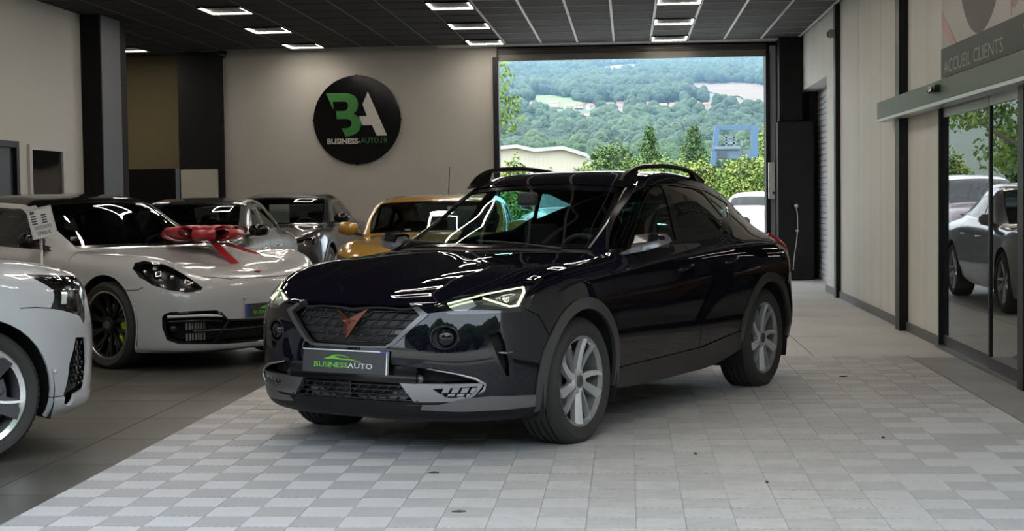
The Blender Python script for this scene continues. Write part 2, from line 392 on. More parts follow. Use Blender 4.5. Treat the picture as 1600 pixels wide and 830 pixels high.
# ------------------------------------------------------------------ cutting a body net into parts
class Skin:
    """polygons of 8-vectors (position, normal, t, v) cut by outlines seen from the side, front, rear, top or in (t, v)"""
    PROJ = {'side': (0, 2), 'front': (1, 2), 'rear': (1, 2), 'top': (0, 1), 'tv': (6, 7)}
    def __init__(s, grid=None, polys=None):
        if grid is not None:
            r, c = grid.shape[:2]
            Q = np.stack([grid[:-1, :-1], grid[:-1, 1:], grid[1:, 1:], grid[1:, :-1]], 2).reshape(-1, 4, 8)
            polys = [q for q in Q]
        s.p = polys
    def cut(s, outline, proj, keep=lambda c: True):
        """removes what lies inside the outline and returns it as a Skin"""
        a, b = s.PROJ[proj]
        tri = tessellate_polygon([[Vector((q[0], q[1], 0)) for q in outline]])
        T = []
        for t in tri:
            P = [np.array(outline[i][:2], float) for i in t]
            ar = (P[1][0]-P[0][0])*(P[2][1]-P[0][1]) - (P[2][0]-P[0][0])*(P[1][1]-P[0][1])
            if abs(ar) < 1e-9: continue
            if ar < 0: P = P[::-1]
            T.append(P)
        o = np.array([q[:2] for q in outline], float); lo = o.min(0); hi = o.max(0)
        inside = []; rest = []
        for q in s.p:
            A = q[:, a]; B = q[:, b]
            if A.max() < lo[0] or A.min() > hi[0] or B.max() < lo[1] or B.min() > hi[1] or not keep(q.mean(0)):
                rest.append(q); continue
            todo = [q]
            for P in T:
                nxt = []
                for w in todo:
                    cur = w
                    WA = cur[:, a]; WB = cur[:, b]
                    if WA.max() < min(p[0] for p in P) or WA.min() > max(p[0] for p in P) or WB.max() < min(p[1] for p in P) or WB.min() > max(p[1] for p in P):
                        nxt.append(w); continue
                    outs = []
                    for k in range(3):
                        p0 = P[k]; p1 = P[(k+1) % 3]
                        e = p1 - p0
                        d = e[0]*(cur[:, b]-p0[1]) - e[1]*(cur[:, a]-p0[0])
                        L = math.hypot(*e); d = d / (L + 1e-12)
                        i_, o_ = clip(cur, d)
                        if o_ is not None: outs.append(o_)
                        cur = i_
                        if cur is None: break
                    if cur is None: nxt.append(w)
                    else:
                        inside.append(cur); nxt.extend(outs)
                todo = nxt
                if not todo: break
            rest.extend(todo)
        s.p = rest
        return Skin(polys=inside)
    def strip(s, line, width, proj, keep=lambda c: True):
        """cuts a narrow band along a polyline"""
        out = []
        pts = [np.array(q, float) for q in line]
        for i in range(len(pts)-1):
            d = pts[i+1]-pts[i]; d /= np.linalg.norm(d) + 1e-12; n = np.array([-d[1], d[0]])*width/2
            e = d*width*.4
            out += s.cut([pts[i]-n-e*(i > 0), pts[i+1]-n+e*(i < len(pts)-2), pts[i+1]+n+e*(i < len(pts)-2), pts[i]+n-e*(i > 0)], proj, keep).p
        return Skin(polys=out)
    def half(s, f):
        """splits off the polygons whose centre passes f"""
        a = [q for q in s.p if f(q.mean(0))]; s.p = [q for q in s.p if not f(q.mean(0))]
        return Skin(polys=a)
    def join(s, o): s.p = s.p + o.p; return s
    def copy(s): return Skin(polys=[q.copy() for q in s.p])
    def push(s, d):
        for i, q in enumerate(s.p):
            q = q.copy(); q[:, :3] += q[:, 3:6]*d; s.p[i] = q
        return s
    def sides(s):
        m = np.array([1, -1, 1, 1, -1, 1, 1, 1.])
        return Skin(polys=[(q*m)[::-1] for q in s.p])
    def both(s): return Skin(polys=s.p + s.sides().p)
    def build(s, name, mat, parent, lip=.012, push=0.0, side=0):
        """side 0: both halves in one mesh, 1: left (y>0), -1: right"""
        src = s.both() if side == 0 else (s if side == 1 else s.sides())
        idx = {}; V = []; Nn = []; F = []; LN = []
        for q in src.p:
            f = []; ln = []
            for w in q:
                key = (round(w[0]*20000), round(w[1]*20000), round(w[2]*20000))
                if key not in idx:
                    idx[key] = len(V); V.append(w[:3] + w[3:6]*push); Nn.append(w[3:6])
                i = idx[key]
                if i not in f: f.append(i); ln.append(w[3:6])
            if len(f) >= 3: F.append(f); LN.extend(ln)
        if not F: return None
        if lip:
            cnt = {}
            for f in F:
                for i in range(len(f)):
                    e = (f[i], f[(i+1) % len(f)]); k = (min(e), max(e))
                    cnt[k] = None if k in cnt else e
            low = {}
            def dn(i):
                if i not in low: low[i] = len(V); V.append(V[i] - Nn[i]*lip)
                return low[i]
            for k, e in cnt.items():
                if e is None: continue
                a, b = e
                if side == 0 and abs(V[a][1]) < 1e-6 and abs(V[b][1]) < 1e-6: continue
                d = V[b]-V[a]
                n = np.cross(d, Nn[a]); L = np.linalg.norm(n)
                if L < 1e-9: continue
                n = n/L
                F.append([b, a, dn(a), dn(b)]); LN.extend([n]*4)
        me = bpy.data.meshes.new(name)
        me.from_pydata([tuple(v) for v in V], [], F)
        me.polygons.foreach_set('use_smooth', [True]*len(F))
        me.normals_split_custom_set([tuple(n/(np.linalg.norm(n)+1e-12)) for n in LN])
        me.update()
        return put(name, me, mat, parent)

def clip(poly, d):
    """splits a polygon by signed distances d; returns (d >= 0 part, d < 0 part)"""
    eps = 1e-7
    if (d >= -eps).all(): return poly, None
    if (d <= eps).all(): return None, poly
    i_ = []; o_ = []
    n = len(poly)
    for k in range(n):
        p, q = poly[k], poly[(k+1) % n]; a, b = d[k], d[(k+1) % n]
        if a >= -eps: i_.append(p)
        if a <= eps: o_.append(p)
        if (a > eps and b < -eps) or (a < -eps and b > eps):
            t = a/(a-b); m = p + (q-p)*t
            i_.append(m); o_.append(m)
    return (np.array(i_) if len(i_) >= 3 else None), (np.array(o_) if len(o_) >= 3 else None)

def circle(cx, cz, r, n=40, a0=0, a1=360):
    k = n if a1-a0 >= 360 else n+1
    return [(cx + r*math.cos(math.radians(a0+(a1-a0)*i/n)), cz + r*math.sin(math.radians(a0+(a1-a0)*i/n))) for i in range(k)]
# ------------------------------------------------------------------ the hall
ZC = 3.68
ZW = ZC + .06      # walls run up behind the ceiling grid
def st(o): return tag(o, kind='structure')
plaster = mat('wall_plaster', (.385, .375, .34), .75, bump=(40, .03), var=(.7, (.36, .35, .315)))
plaster_r = mat('wall_right_plaster', (.60, .60, .55), .62, bump=(25, .03), var=(.8, (.67, .67, .62)))
_nt = plaster_r.node_tree      # faint vertical streaks of old wash on the right wall
_mp = _nt.nodes.new('ShaderNodeMapping'); _mp.inputs['Scale'].default_value = (1, 3.2, .22)
_tc = [n for n in _nt.nodes if n.type == 'TEX_COORD'][0]; _nz = [n for n in _nt.nodes if n.type == 'TEX_NOISE'][-1]
_nt.links.new(_tc.outputs['Object'], _mp.inputs['Vector']); _nt.links.new(_mp.outputs['Vector'], _nz.inputs['Vector'])
blackp = mat('black_paint', (.0035, .0035, .0045), .6, spec=.25)
steel_b = mat('black_steel', (.005, .005, .0075), .42, spec=.3)
concrete = mat('concrete', (.43, .427, .41), .62, bump=(30, .05), var=(1.1, (.50, .497, .48)))
strip_c = mat('concrete_dark', (.20, .197, .185), .55, bump=(30, .05), var=(1.6, (.26, .255, .24)))

def floor_mat_material(name, c, worn):
    """plastic tile colour, worn and dusty along the lane where cars roll in"""
    m = mat(name, c, .60)
    nt = m.node_tree; b = nt.nodes['Principled BSDF']
    geo = nt.nodes.new('ShaderNodeNewGeometry'); sep = nt.nodes.new('ShaderNodeSeparateXYZ')
    nt.links.new(geo.outputs['Position'], sep.inputs[0])
    no = nt.nodes.new('ShaderNodeTexNoise'); no.inputs['Scale'].default_value = .9; no.inputs['Detail'].default_value = 4
    nt.links.new(geo.outputs['Position'], no.inputs['Vector'])
    a = nt.nodes.new('ShaderNodeMath'); a.operation = 'ADD'; a.inputs[1].default_value = -.35
    nt.links.new(sep.outputs[0], a.inputs[0])
    a2 = nt.nodes.new('ShaderNodeMath'); a2.operation = 'ABSOLUTE'; nt.links.new(a.outputs[0], a2.inputs[0])
    mr = nt.nodes.new('ShaderNodeMapRange'); mr.inputs[1].default_value = 1.75; mr.inputs[2].default_value = .55
    mr.inputs[3].default_value = .08; mr.inputs[4].default_value = .92
    nt.links.new(a2.outputs[0], mr.inputs[0])
    far = nt.nodes.new('ShaderNodeMapRange'); far.inputs[1].default_value = 7.6; far.inputs[2].default_value = 10.0; far.inputs[3].default_value = 0; far.inputs[4].default_value = .75
    nt.links.new(sep.outputs[1], far.inputs[0])
    mx = nt.nodes.new('ShaderNodeMath'); mx.operation = 'MAXIMUM'; nt.links.new(mr.outputs[0], mx.inputs[0]); nt.links.new(far.outputs[0], mx.inputs[1])
    n2 = nt.nodes.new('ShaderNodeMath'); n2.operation = 'MULTIPLY_ADD'; n2.inputs[1].default_value = .5; n2.inputs[2].default_value = -.25
    nt.links.new(no.outputs['Fac'], n2.inputs[0])
    ad = nt.nodes.new('ShaderNodeMath'); ad.operation = 'ADD'; ad.use_clamp = True
    nt.links.new(mx.outputs[0], ad.inputs[0]); nt.links.new(n2.outputs[0], ad.inputs[1])
    fine = nt.nodes.new('ShaderNodeTexNoise'); fine.inputs['Scale'].default_value = 14; fine.inputs['Detail'].default_value = 6
    nt.links.new(geo.outputs['Position'], fine.inputs['Vector'])
    dr = nt.nodes.new('ShaderNodeValToRGB'); dr.color_ramp.elements[0].color = (worn[0]*.86, worn[1]*.85, worn[2]*.82, 1); dr.color_ramp.elements[1].color = (*worn, 1)
    dr.color_ramp.elements[0].position = .3; dr.color_ramp.elements[1].position = .6
    nt.links.new(fine.outputs['Fac'], dr.inputs['Fac'])
    mix = nt.nodes.new('ShaderNodeMix'); mix.data_type = 'RGBA'; mix.inputs['A'].default_value = (*c, 1)
    nt.links.new(ad.outputs[0], mix.inputs['Factor']); nt.links.new(dr.outputs['Color'], mix.inputs['B'])
    nt.links.new(mix.outputs['Result'], b.inputs['Base Color'])
    return m

# --- floor: dark showroom tiles, concrete slabs, a kerb strip, and the tiled mat on top
g = Geo(); g.box(-9.2, 3.05, 4.2, 25.6, -.25, -.012)
floor = st(g.build('floor', mat('joint_dark', (.07, .07, .068), .8)))
tile_m = mat('showroom_tile', (.068, .064, .057), .36, bump=(18, .02), var=(1.3, (.092, .088, .080)))
tb = {}
def slab(name, x0, x1, y0, y1, m, parent, gap=.004):
    key = (round(x1-x0, 3), round(y1-y0, 3), m.name)
    if key not in tb:
        q = Geo(); q.box(-(x1-x0)/2+gap, (x1-x0)/2-gap, -(y1-y0)/2+gap, (y1-y0)/2-gap, -.012, 0); tb[key] = q.mesh(name)
    return put(name, tb[key], m, parent, ((x0+x1)/2, (y0+y1)/2, 0))
for i in range(8):
    for j in range(24):
        y0 = 5.16 + .8*j
        slab('floor_tile', -2.96-.8*(i+1), -2.96-.8*i, y0, y0+.8, tile_m, floor, .003)
for j in range(24):
    y0 = 5.16 + .8*j; slab('floor_tile', -2.96, -2.585, y0, y0+.8, tile_m, floor, .003)
xs = [-2.585, -1.2, .15, 1.50, 2.66]; ys = [12.42, 14.25, 16.6, 19.0, 21.5, 24.3]
for i in range(4):
    for j in range(5): slab('floor_slab', xs[i], xs[i+1], ys[j], ys[j+1], concrete, floor, .004)
for j, (a, b) in enumerate(((4.3, 6.0), (6.0, 9.2), (9.2, 12.42))): slab('floor_slab', 2.225, 2.66, a, b, strip_c, floor, .003)
g = Geo(); g.box(2.655, 3.0, 20.5, 24.2, -.012, .004); put('floor_sill', g.mesh('floor_sill'), concrete, floor)
# mat
tmat = empty('floor_mat', (-.18, 7.5, 0), 0, 'pale grey checkered mat of interlocking plastic tiles under the dark crossover', 'floor mat')
light_m = floor_mat_material('mat_light', (.48, .49, .505), (.435, .433, .42))
dark_m = floor_mat_material('mat_dark', (.325, .333, .34), (.395, .392, .38))
TS = .2
def mat_tile_verts():
    h = TS/2 - .0012; t = .018
    P = [(-h, h-.004), (-h, -h+.004)]
    n = 6
    for k in range(n):
        x = -h + 2*h*k/n; w = 2*h/n
        P += [(x + w*.25, -h+.004), (x + w*.45, -h-.0035), (x + w*.8, -h-.0035), (x + w, -h+.004)]
    P += [(h, h-.004)]
    return P, t
P_, t_ = mat_tile_verts()
q = Geo(); n_ = len(P_)
q.add([(x, y, t_) for x, y in P_] + [(x, y, .001) for x, y in P_], [tuple(range(n_))] + [(i, n_+i, n_+(i+1) % n_, (i+1) % n_) for i in range(n_)])
tl_, td_ = q.mesh('mat_tile'), q.mesh('mat_tile')
tl_.materials.append(light_m); td_.materials.append(dark_m)
Rw = random.Random(3)
cells = []
for i in range(24):
    for j in range(38):
        x = -2.58 + TS*(i+.5); y = 4.82 + TS*(j+.5)
        dark = (i + j) % 2 == 0
        if -.6 < x < 2.3 and Rw.random() < .22: dark = not dark
        seen = abs((x+.0762*y)/y - .0) < .345 and y > 5.9
        cells.append((0 if seen else 1, y, i, j, x, dark))
cells.sort()
far = Geo(); far_i = []
for k, (_, y, i, j, x, dark) in enumerate(cells):
    dz = Rw.uniform(-.0006, .0006)
    if k < 300:
        put('mat_tile', td_ if dark else tl_, None, tmat, (x+.18, y-7.5, dz))
    else:
        b = len(far.v); far.cur = 1 if dark else 0
        far.add([(x+.18+px, y-7.5+py, t_+dz) for px, py in P_] + [(x+.18+px, y-7.5+py, .001) for px, py in P_], [tuple(range(n_))] + [(a, n_+a, n_+(a+1) % n_, (a+1) % n_) for a in range(n_)])
tag(far.build('mat_tiles', [light_m, dark_m], tmat), kind='stuff')
g = Geo(); g.box(-2.575+.18, 2.22+.18, 4.83-7.5, 12.41-7.5, .002, .0135); put('underlay', g.mesh('underlay'), mat('mat_underlay', (.40, .40, .40), .8), tmat)
# edge ramps of the mat
ramp = mat('mat_edge', (.12, .12, .12), .6)
g = Geo(); g.prism([(-2.615, 0), (-2.578, 0), (-2.578, .017)], 1, 4.82, 12.42); put('edge_strip', g.xf(Matrix.Translation((.18, -7.5, 0))).mesh('edge_strip'), ramp, tmat)
g = Geo(); g.prism([(2.222, 0), (2.262, 0), (2.222, .018)], 1, 4.82, 12.42); put('edge_strip', g.xf(Matrix.Translation((.18, -7.5, 0))).mesh('edge_strip'), mat('mat_edge_r', (.17, .165, .155), .6), tmat)
# bits lying on the floor
for x, y, L, a, lab in ((1.52, 11.0, .055, .1, 'small flat black clip lying on the mat by the rear wheel'), (-.94, 7.22, .05, .2, 'thin dark leaf scrap on the mat in front of the bumper'), (-.72, 6.32, .06, .15, 'thin dark leaf scrap on the mat nearest the front edge'),
                   (.62, 6.98, .016, 0, 'tiny dark pebble on the mat below the front wheel'), (.33, 7.75, .018, .6, 'tiny dark pebble on the mat beside the front wheel'), (1.35, 8.25, .02, .3, 'tiny brown pebble on the mat right of the crossover')):
    g = Geo()
    if L > .03: g.loft([[(-L/2, -.002, 0), (-L/2, .002, 0), (-L/2, 0, .004)], [(0, -.01, 0), (0, .01, 0), (0, 0, .008)], [(L/2, -.003, 0), (L/2, .003, 0), (L/2, 0, .004)]])
    else: g.ball((0, 0, .004), (L/2, L/2, .006), 8, 5)
    tag(g.build('litter', mat('litter_dark', (.05, .045, .04), .8), None, (x, y, .0188), (0, 0, a)), lab, 'litter')

# --- walls
def wall(name, boxes, m, parent=None):
    g = Geo()
    for b in boxes: g.box(*b)
    o = g.build(name, m, parent)
    return st(o) if parent is None else o
# back wall with the big opening
wb = wall('wall_back', [(-6.42, -2.03, 24.0, 24.3, 0, ZW)], plaster)
wall('wall_back_lintel', [(-2.03, 2.2, 24.06, 24.3, 3.50, ZC+.3)], blackp)
bwr = wall('wall_back_right', [(2.14, 3.1, 24.0, 24.3, 0, ZW)], blackp)
wr = wall('wall_right', [(2.66, 2.86, 13.30, 20.75, 0, ZW)], plaster_r)
wall('wall_right_front', [(2.66, 2.86, 4.6, 10.36, 0, ZW)], plaster_r)
wall('wall_right_head', [(2.66, 2.86, 10.36, 13.30, 2.16, ZW)], plaster_r)
wall('wall_right_lintel', [(2.66, 2.90, 20.75, 24.0, 2.88, ZW)], plaster_r)
wall('wall_right_recess', [(2.945, 3.04, 20.5, 24.0, 0, 2.95)], plaster_r)
wl = wall('wall_left', [(-7.05, -6.85, 4.6, 16.0, 0, ZW), (-7.05, -6.85, 16.0, 16.76, 2.02, ZW), (-7.05, -6.85, 16.76, 18.95, 0, ZW)], mat('wall_left_plaster', (.54, .53, .485), .7, bump=(40, .03)))
olive = mat('olive_plaster', (.20, .165, .085), .8, bump=(40, .03))
wall('wall_alcove', [(-9.1, -7.2, 25.0, 25.2, 0, ZW)], olive)
wall('wall_far_left', [(-9.2, -9.0, 18.5, 25.2, 0, ZW), (-9.0, -7.05, 18.6, 18.8, 0, ZW)], plaster)
g = Geo(); g.box(-7.13, -6.40, 23.95, 24.7, 0, ZC); st(g.build('column', blackp))
g = Geo(); g.box(-6.86, -6.595, 18.86, 18.90, 0, ZC); g.box(-6.86, -6.61, 18.9, 19.9, 0, ZC); colo = st(g.build('column', blackp))
g = Geo(); g.box(-6.61, -6.595, 18.905, 19.62, 0, ZC); g.build('column_lit_side', mat('column_grey', (.11, .12, .135), .5), colo)  # side of the column, the light falling on it put into the grey
g = Geo(); g.box(-8.75, -7.36, 24.5, 24.9, 0, 1.85); tag(g.build('cabinet', mat('cabinet_black', (.002, .002, .0025), .7, spec=.2)), 'black boxy cabinet against the olive alcove wall', 'cabinet')
g = Geo(); g.box(-7.09, -6.50, 23.88, 23.945, 0.9, 1.82, .004); tag(g.build('wall_board', mat('board_cream', (.40, .385, .34), .6)), 'cream rectangular board fixed low on the black column', 'board')
g = Geo(); g.box(-2.09, -2.0, 23.9, 24.12, 0, 3.5); st(g.build('trim_1', steel_b))
g = Geo(); g.box(2.135, 2.20, 23.9, 24.1, 0, 3.5); st(g.build('trim_2', steel_b))
g = Geo(); g.box(2.20, 2.29, 23.92, 24.0, 0, 3.6); st(g.build('trim_3', mat('grey_metal', (.34, .35, .37), .4, .3)))
# posts on the right wall
for y0, y1, nm in ((14.80, 15.02, 'trim_4'), (19.45, 19.62, 'trim_5')):
    g = Geo(); g.box(2.575 if y0 < 19 else 2.60, 2.68, y0, y1, 0, ZC); st(g.build(nm, steel_b))
g = Geo()
for a, b in ((4.6, 10.28), (13.27, 14.80), (15.02, 19.45), (19.62, 20.75)): g.box(2.638, 2.66, a, b, 0, .085)
st(g.build('baseboard_right', mat('skirting_grey', (.10, .10, .098), .5)))
# panel joints on the right wall
for y in (16.4, 17.9): g = Geo(); g.box(2.6585, 2.661, y, y+.004, .09, ZC); g.build('joint', mat('joint_grey', (.34, .335, .31), .7), wr)
# black box and column beside the rear opening
g = Geo(); g.box(2.30, 2.64, 23.45, 24.0, 2.42, ZC); st(g.build('column', blackp))
g = Geo(); g.box(2.27, 2.80, 23.40, 23.995, 0, 2.40); g.box(2.80, 2.94, 23.88, 23.995, 0, 2.86); cab = g.build('housing', mat('housing_black', (.005, .0045, .0055), .5, spec=.3))
st(cab)
wbx = Geo(); wbx.box(2.165, 2.262, 23.78, 23.92, 1.24, 1.80, .008); o = wbx.build('control_box', mat('box_white', (.62, .62, .60), .5)); tag(o, 'white control box on the frame right of the rear opening', 'control box')
g = Geo(); g.cyl((2.235, 23.775, 1.33), (2.235, 23.785, 1.33), .02, 12); g.build('key_switch', steel_b, o)
# hanging cable with its plug on the black housing
hc = empty('hanging_cable', (2.50, 23.39, 1.14), 0, 'pale cable hanging from a black socket on the black housing', 'cable')
g = Geo(); g.box(-.05, .03, -.03, .01, -.02, .09, .006); g.cyl((.0, -.03, .03), (.03, -.07, -.02), .022, 10); g.build('socket', steel_b, hc)
g = Geo(); pts = spline(np.array([(.02, -.04, .02), (.045, -.06, -.12), (.05, -.05, -.34), (.035, -.04, -.55), (.005, -.035, -.75), (-.015, -.03, -.98)]), 6); g.tube(pts, .008, 6); g.build('cord', mat('cord_pale', (.5, .5, .5), .5), hc)
g = Geo(); g.ball((.03, -.07, -.01), (.03, .02, .03), 10, 6); g.box(.02, .07, -.075, -.045, -.40, -.37); g.build('plug', mat('cord_pale', (.5, .5, .5), .5), hc)
# roller shutter of the rear opening: drum box, guide rails and the bottom bar
rs = empty('roller_shutter', (0.07, 24.0, 3.45), 0, 'rolled-up grey brown shutter across the top of the rear opening', 'shutter')
rsm = mat('shutter_brown', (.13, .12, .105), .45, .3); 
for z0, z1, y in ((-.005, .10, -.03), (.105, .125, -.06), (.13, .165, -.045), (.17, .185, -.07)):
    g = Geo(); g.box(-2.08, 2.08, y, .05, z0, z1, .003); g.build('slat', rsm if z0 < .1 else mat('shutter_dark', (.06, .055, .05), .45, .3), rs)
g = Geo(); g.box(-2.10, 2.10, -.02, .05, .185, .215); g.build('housing_box', blackp, rs)
# white slatted roller door in the right wall recess
rd = empty('roller_door', (2.942, 22.3, 0), 0, 'white slatted roller door in the recess of the right wall', 'roller door')
q = Geo(); q.prism([(0, 0), (-.020, .006), (-.026, .045), (-.018, .078), (0, .086)], 1, -1.5, 1.55)
sm = q.mesh('slat')
for k in range(33): put('slat', sm, mat('slat_white', (.70, .76, .82), .4), rd, (0, 0, k*.086))
g = Geo(); g.box(-.036, 0, -1.5, 1.55, 2.872, 2.94); g.build('head_box', mat('slat_white', (.5, .5, .5)), rd)
# left wall: dark door and a framed dark glass panel
d1 = st(empty('door_1', (-6.85, 16.38, 0)))
g = Geo(); g.box(-.02, .03, -.38, -.30, 0, 2.02); g.box(-.02, .03, .30, .38, 0, 2.02); g.box(-.02, .03, -.30, .30, 1.95, 2.02); g.build('door_frame', steel_b, d1)
g = Geo(); g.box(-.06, -.02, -.30, .30, 0, 1.95); g.build('door_leaf', mat('door_slate', (.035, .042, .05), .45), d1)
g = Geo(); g.box(-.02, -.016, .06, .17, 1.36, 1.42); g.box(-.018, -.0145, .075, .155, 1.372, 1.408); g.build('door_sign', mat('sign_grey', (.35, .35, .35), .5), d1)
w1 = st(empty('window_1', (-6.85, 17.62, 0)))
g = Geo()
for b in ((-.56, -.48, .9, 2.0), (.48, .56, .9, 2.0), (-.48, .48, 1.94, 2.0), (-.48, .48, .9, .96)): g.box(-.01, .03, *b)
g.build('window_frame', mat('frame_white', (.52, .51, .48), .5), w1)
g = Geo(); g.box(0, .006, -.48, .48, .96, 1.94); g.build('pane', mat('pane_dark', (.01, .01, .012), .05, spec=.6), w1)
# cctv dome and the siren
cc = empty('security_camera', (-6.36, 23.85, ZC), 0, 'small black dome camera under the ceiling by the black column', 'camera')
g = Geo(); g.cyl((0, 0, -.05), (0, 0, 0), .07, 16); g.build('mount', steel_b, cc); g = Geo(); g.ball((0, 0, -.055), (.055, .055, .06), 14, 8, (-1, .1)); g.build('dome', mat('gloss_black', (.006, .006, .007), .12), cc)
sr = empty('siren', (2.60, 19.53, 3.32), 0, 'small grey detector high on the black post of the right wall', 'detector')
g = Geo(); g.box(-.07, .0, -.06, .06, -.05, .05, .012); g.build('case', mat('case_grey', (.22, .21, .19), .5), sr); g = Geo(); g.ball((-.07, 0, -.01), (.03, .045, .04), 10, 6); g.build('lens', mat('case_dark', (.10, .10, .09), .4), sr)

# --- ceiling: dark tiles in a T-bar grid
CX, CY = .558, .7533
X0 = .365 - 17*CX; Y0 = 22.85 - 27*CY       # grid origin
ceil = Geo(); ceil.box(-9.2, 3.1, 4.6, 25.4, ZC+.05, ZC+.25)
ceil = st(ceil.build('ceiling', blackp))
ct_m = mat('ceiling_tile', (.036, .034, .032), .75, bump=(90, .05)); ct_l = mat('ceiling_tile_shaded', (.014, .0145, .015), .85)  # left bay tiles darker, its weaker light put into their colour
q = Geo(); q.box(-CX/2+.009, CX/2-.009, -CY/2+.009, CY/2-.009, .004, .02); ctm = q.mesh('ceiling_tile'); ctm2 = q.mesh('ceiling_tile')
ctm.materials.append(ct_m); ctm2.materials.append(ct_l)
LX = [17, 12, 7, 2]; LY = [27 - 3*k for k in range(8)]
rest = Geo()
for i in range(21):
    for j in range(28):
        cx, cy = X0 + CX*(i+.5), Y0 + CY*(j+.5)
        if cx > 2.66 or cy > 23.95 or cy < 4.8: continue
        if i in LX and j in LY: continue
        if i == 12 + 0 and False: continue
        if cy > 15.5: put('ceiling_tile', ctm if i >= 13 else ctm2, None, ceil, (cx, cy, ZC))
        else: rest.box(cx-CX/2+.009, cx+CX/2-.009, cy-CY/2+.009, cy+CY/2-.009, ZC+.004, ZC+.02)
tag(rest.build('ceiling_tiles', ct_l, ceil), kind='stuff')
tb_w = mat('tbar_lit', (.80, .80, .80), .35); tb_d = mat('tbar_shaded', (.07, .07, .07), .5)  # same grid; daylight on the right bay is put into the bar colours
for i in range(22):
    x = X0 + CX*i
    g = Geo(); w = .016 if i >= 13 else .008
    g.box(x-w, x+w, 4.6, 23.6, ZC-.004, ZC+.006); g.build('ceiling_bar', tb_w if i >= 13 else tb_d, ceil)
for j in range(29):
    y = Y0 + CY*j
    if y < 4.65: continue
    g = Geo(); g.box(X0 + 13*CX, 2.66, y-.009, y+.009, ZC-.003, ZC+.006); g.build('ceiling_cross_bar', mat('tbar_cross', (.42, .42, .42), .45), ceil)
    g = Geo(); g.box(-9.1, X0 + 13*CX, y-.006, y+.006, ZC-.002, ZC+.006); g.build('ceiling_cross_bar', mat('tbar_black', (.018, .018, .018), .6), ceil)
g = Geo(); g.box(-2.95, 2.66, 23.60, 24.0, ZC-.012, ZC+.03); g.build('edge_panel', mat('edge_white', (.50, .49, .46), .6), ceil)
# LED frames
led = emis('led_glow', (1.0, .90, .79), 38.0)
def ring(x0, x1, y0, y1, w, z0, z1):
    g = Geo()
    g.box(x0, x1, y0, y0+w, z0, z1); g.box(x0, x1, y1-w, y1, z0, z1); g.box(x0, x0+w, y0+w, y1-w, z0, z1); g.box(x1-w, x1, y0+w, y1-w, z0, z1)
    return g
hm = ring(-CX/2+.005, CX/2-.005, -CY/2+.02, CY/2-.02, .014, -.02, .02).mesh('light_housing')
gm_ = ring(-CX/2+.018, CX/2-.018, -CY/2+.033, CY/2-.033, .027, -.009, -.002).mesh('light_tube')
cm_ = Geo().box(-CX/2+.06, CX/2-.06, -CY/2+.075, CY/2-.075, .0, .008).mesh('light_centre')
names = {17: 'in the row over the rear opening', 12: 'in the row left of the rear opening', 7: 'in the row above the round wall sign', 2: 'in the far left row by the column'}
steps = ['nearest the back wall'] + [w + ' from the back wall' for w in ('second', 'third', 'fourth', 'fifth', 'sixth', 'seventh', 'eighth')]
for i in LX:
    for k, j in enumerate(LY):
        cx, cy = X0 + CX*(i+.5), Y0 + CY*(j+.5)
        lab = 'glowing ceiling frame %s, %s' % (names[i], steps[k])
        t = empty('ceiling_light', (cx, cy, ZC), 0, lab, 'ceiling light', 'glowing ceiling frames')
        put('light_housing', hm, blackp, t); put('light_tube', gm_, led, t); put('light_centre', cm_, mat('light_centre_dark', (.008, .008, .008), .8), t)

# --- round sign on the back wall
sg = empty('wall_sign', (-4.255, 23.985, 2.565), 0, 'round glossy black sign with green and white lettering on the back wall', 'sign')
g = Geo(); g.lathe([(0, -.03), (.690, -.03), (.697, -.024), (.697, -.004), (0, -.004)], 1, 96); g.build('disc', mat('sign_black', (.0025, .0025, .003), .12, spec=.16), sg, fixn=True, autosmooth=R(30))
def bz(p0, p1, p2, n=6): return [((1-t)**2*p0[0]+2*(1-t)*t*p1[0]+t*t*p2[0], (1-t)**2*p0[1]+2*(1-t)*t*p1[1]+t*t*p2[1]) for t in [k/n for k in range(1, n+1)]]
u = lambda pts: [((x-417)/362*.697, (420-y)/366*.697) for x, y in pts]
Bp = [(165, 198), (330, 198)] + bz((330, 198), (428, 205), (428, 290)) + bz((428, 290), (425, 345), (388, 370)) + bz((388, 370), (452, 395), (452, 455)) + bz((452, 455), (440, 552), (320, 556)) + [(290, 488), (318, 488)] + bz((318, 488), (372, 488), (372, 448)) + bz((372, 448), (368, 410), (318, 410)) + [(250, 410), (245, 345), (310, 345)] + bz((310, 345), (346, 340), (346, 303)) + bz((346, 303), (344, 266), (310, 266)) + [(220, 266), (222, 330)]
g = Geo(); g.prism(u(Bp), 1, -.036, -.028); g.build('letter', mat('sign_green', (.014, .13, .014), .5), sg)
Ap = [(511, 188), (664, 552), (580, 552), (541, 466), (462, 466), (436, 388), (500, 388), (466, 292)]
g = Geo(); g.prism(u(Ap), 1, -.036, -.028); g.build('letter', mat('sign_white', (.44, .425, .40), .5), sg)
V, Fc, w1_ = text_geo('BUSINESS-', .118, .003, .003); V2, Fc2, w2_ = text_geo('AUTO.FR', .118, .003, .001)
x0 = (165-417)/362*.697; k1 = ((442-165)/362*.697)/w1_; k2 = ((668-446)/362*.697)/w2_
g = Geo(); g.add([(x0+v[0]*k1, v[1]-.033, v[2]+(420-616)/366*.697) for v in V], Fc); g.build('lettering', mat('sign_white', (.62, .60, .57)), sg)
g = Geo(); g.add([((446-417)/362*.697+v[0]*k2, v[1]-.033, v[2]+(420-612)/366*.697) for v in V2], Fc2); g.build('lettering', mat('sign_green2', (.014, .075, .02), .5), sg)
for a in (0, 90, 180, 270):
    g = Geo(); c, s_ = math.cos(R(a))*.70, math.sin(R(a))*.70; g.cyl((c, -.038, s_), (c, .0, s_), .012, 10); g.build('stud', steel_b, sg)

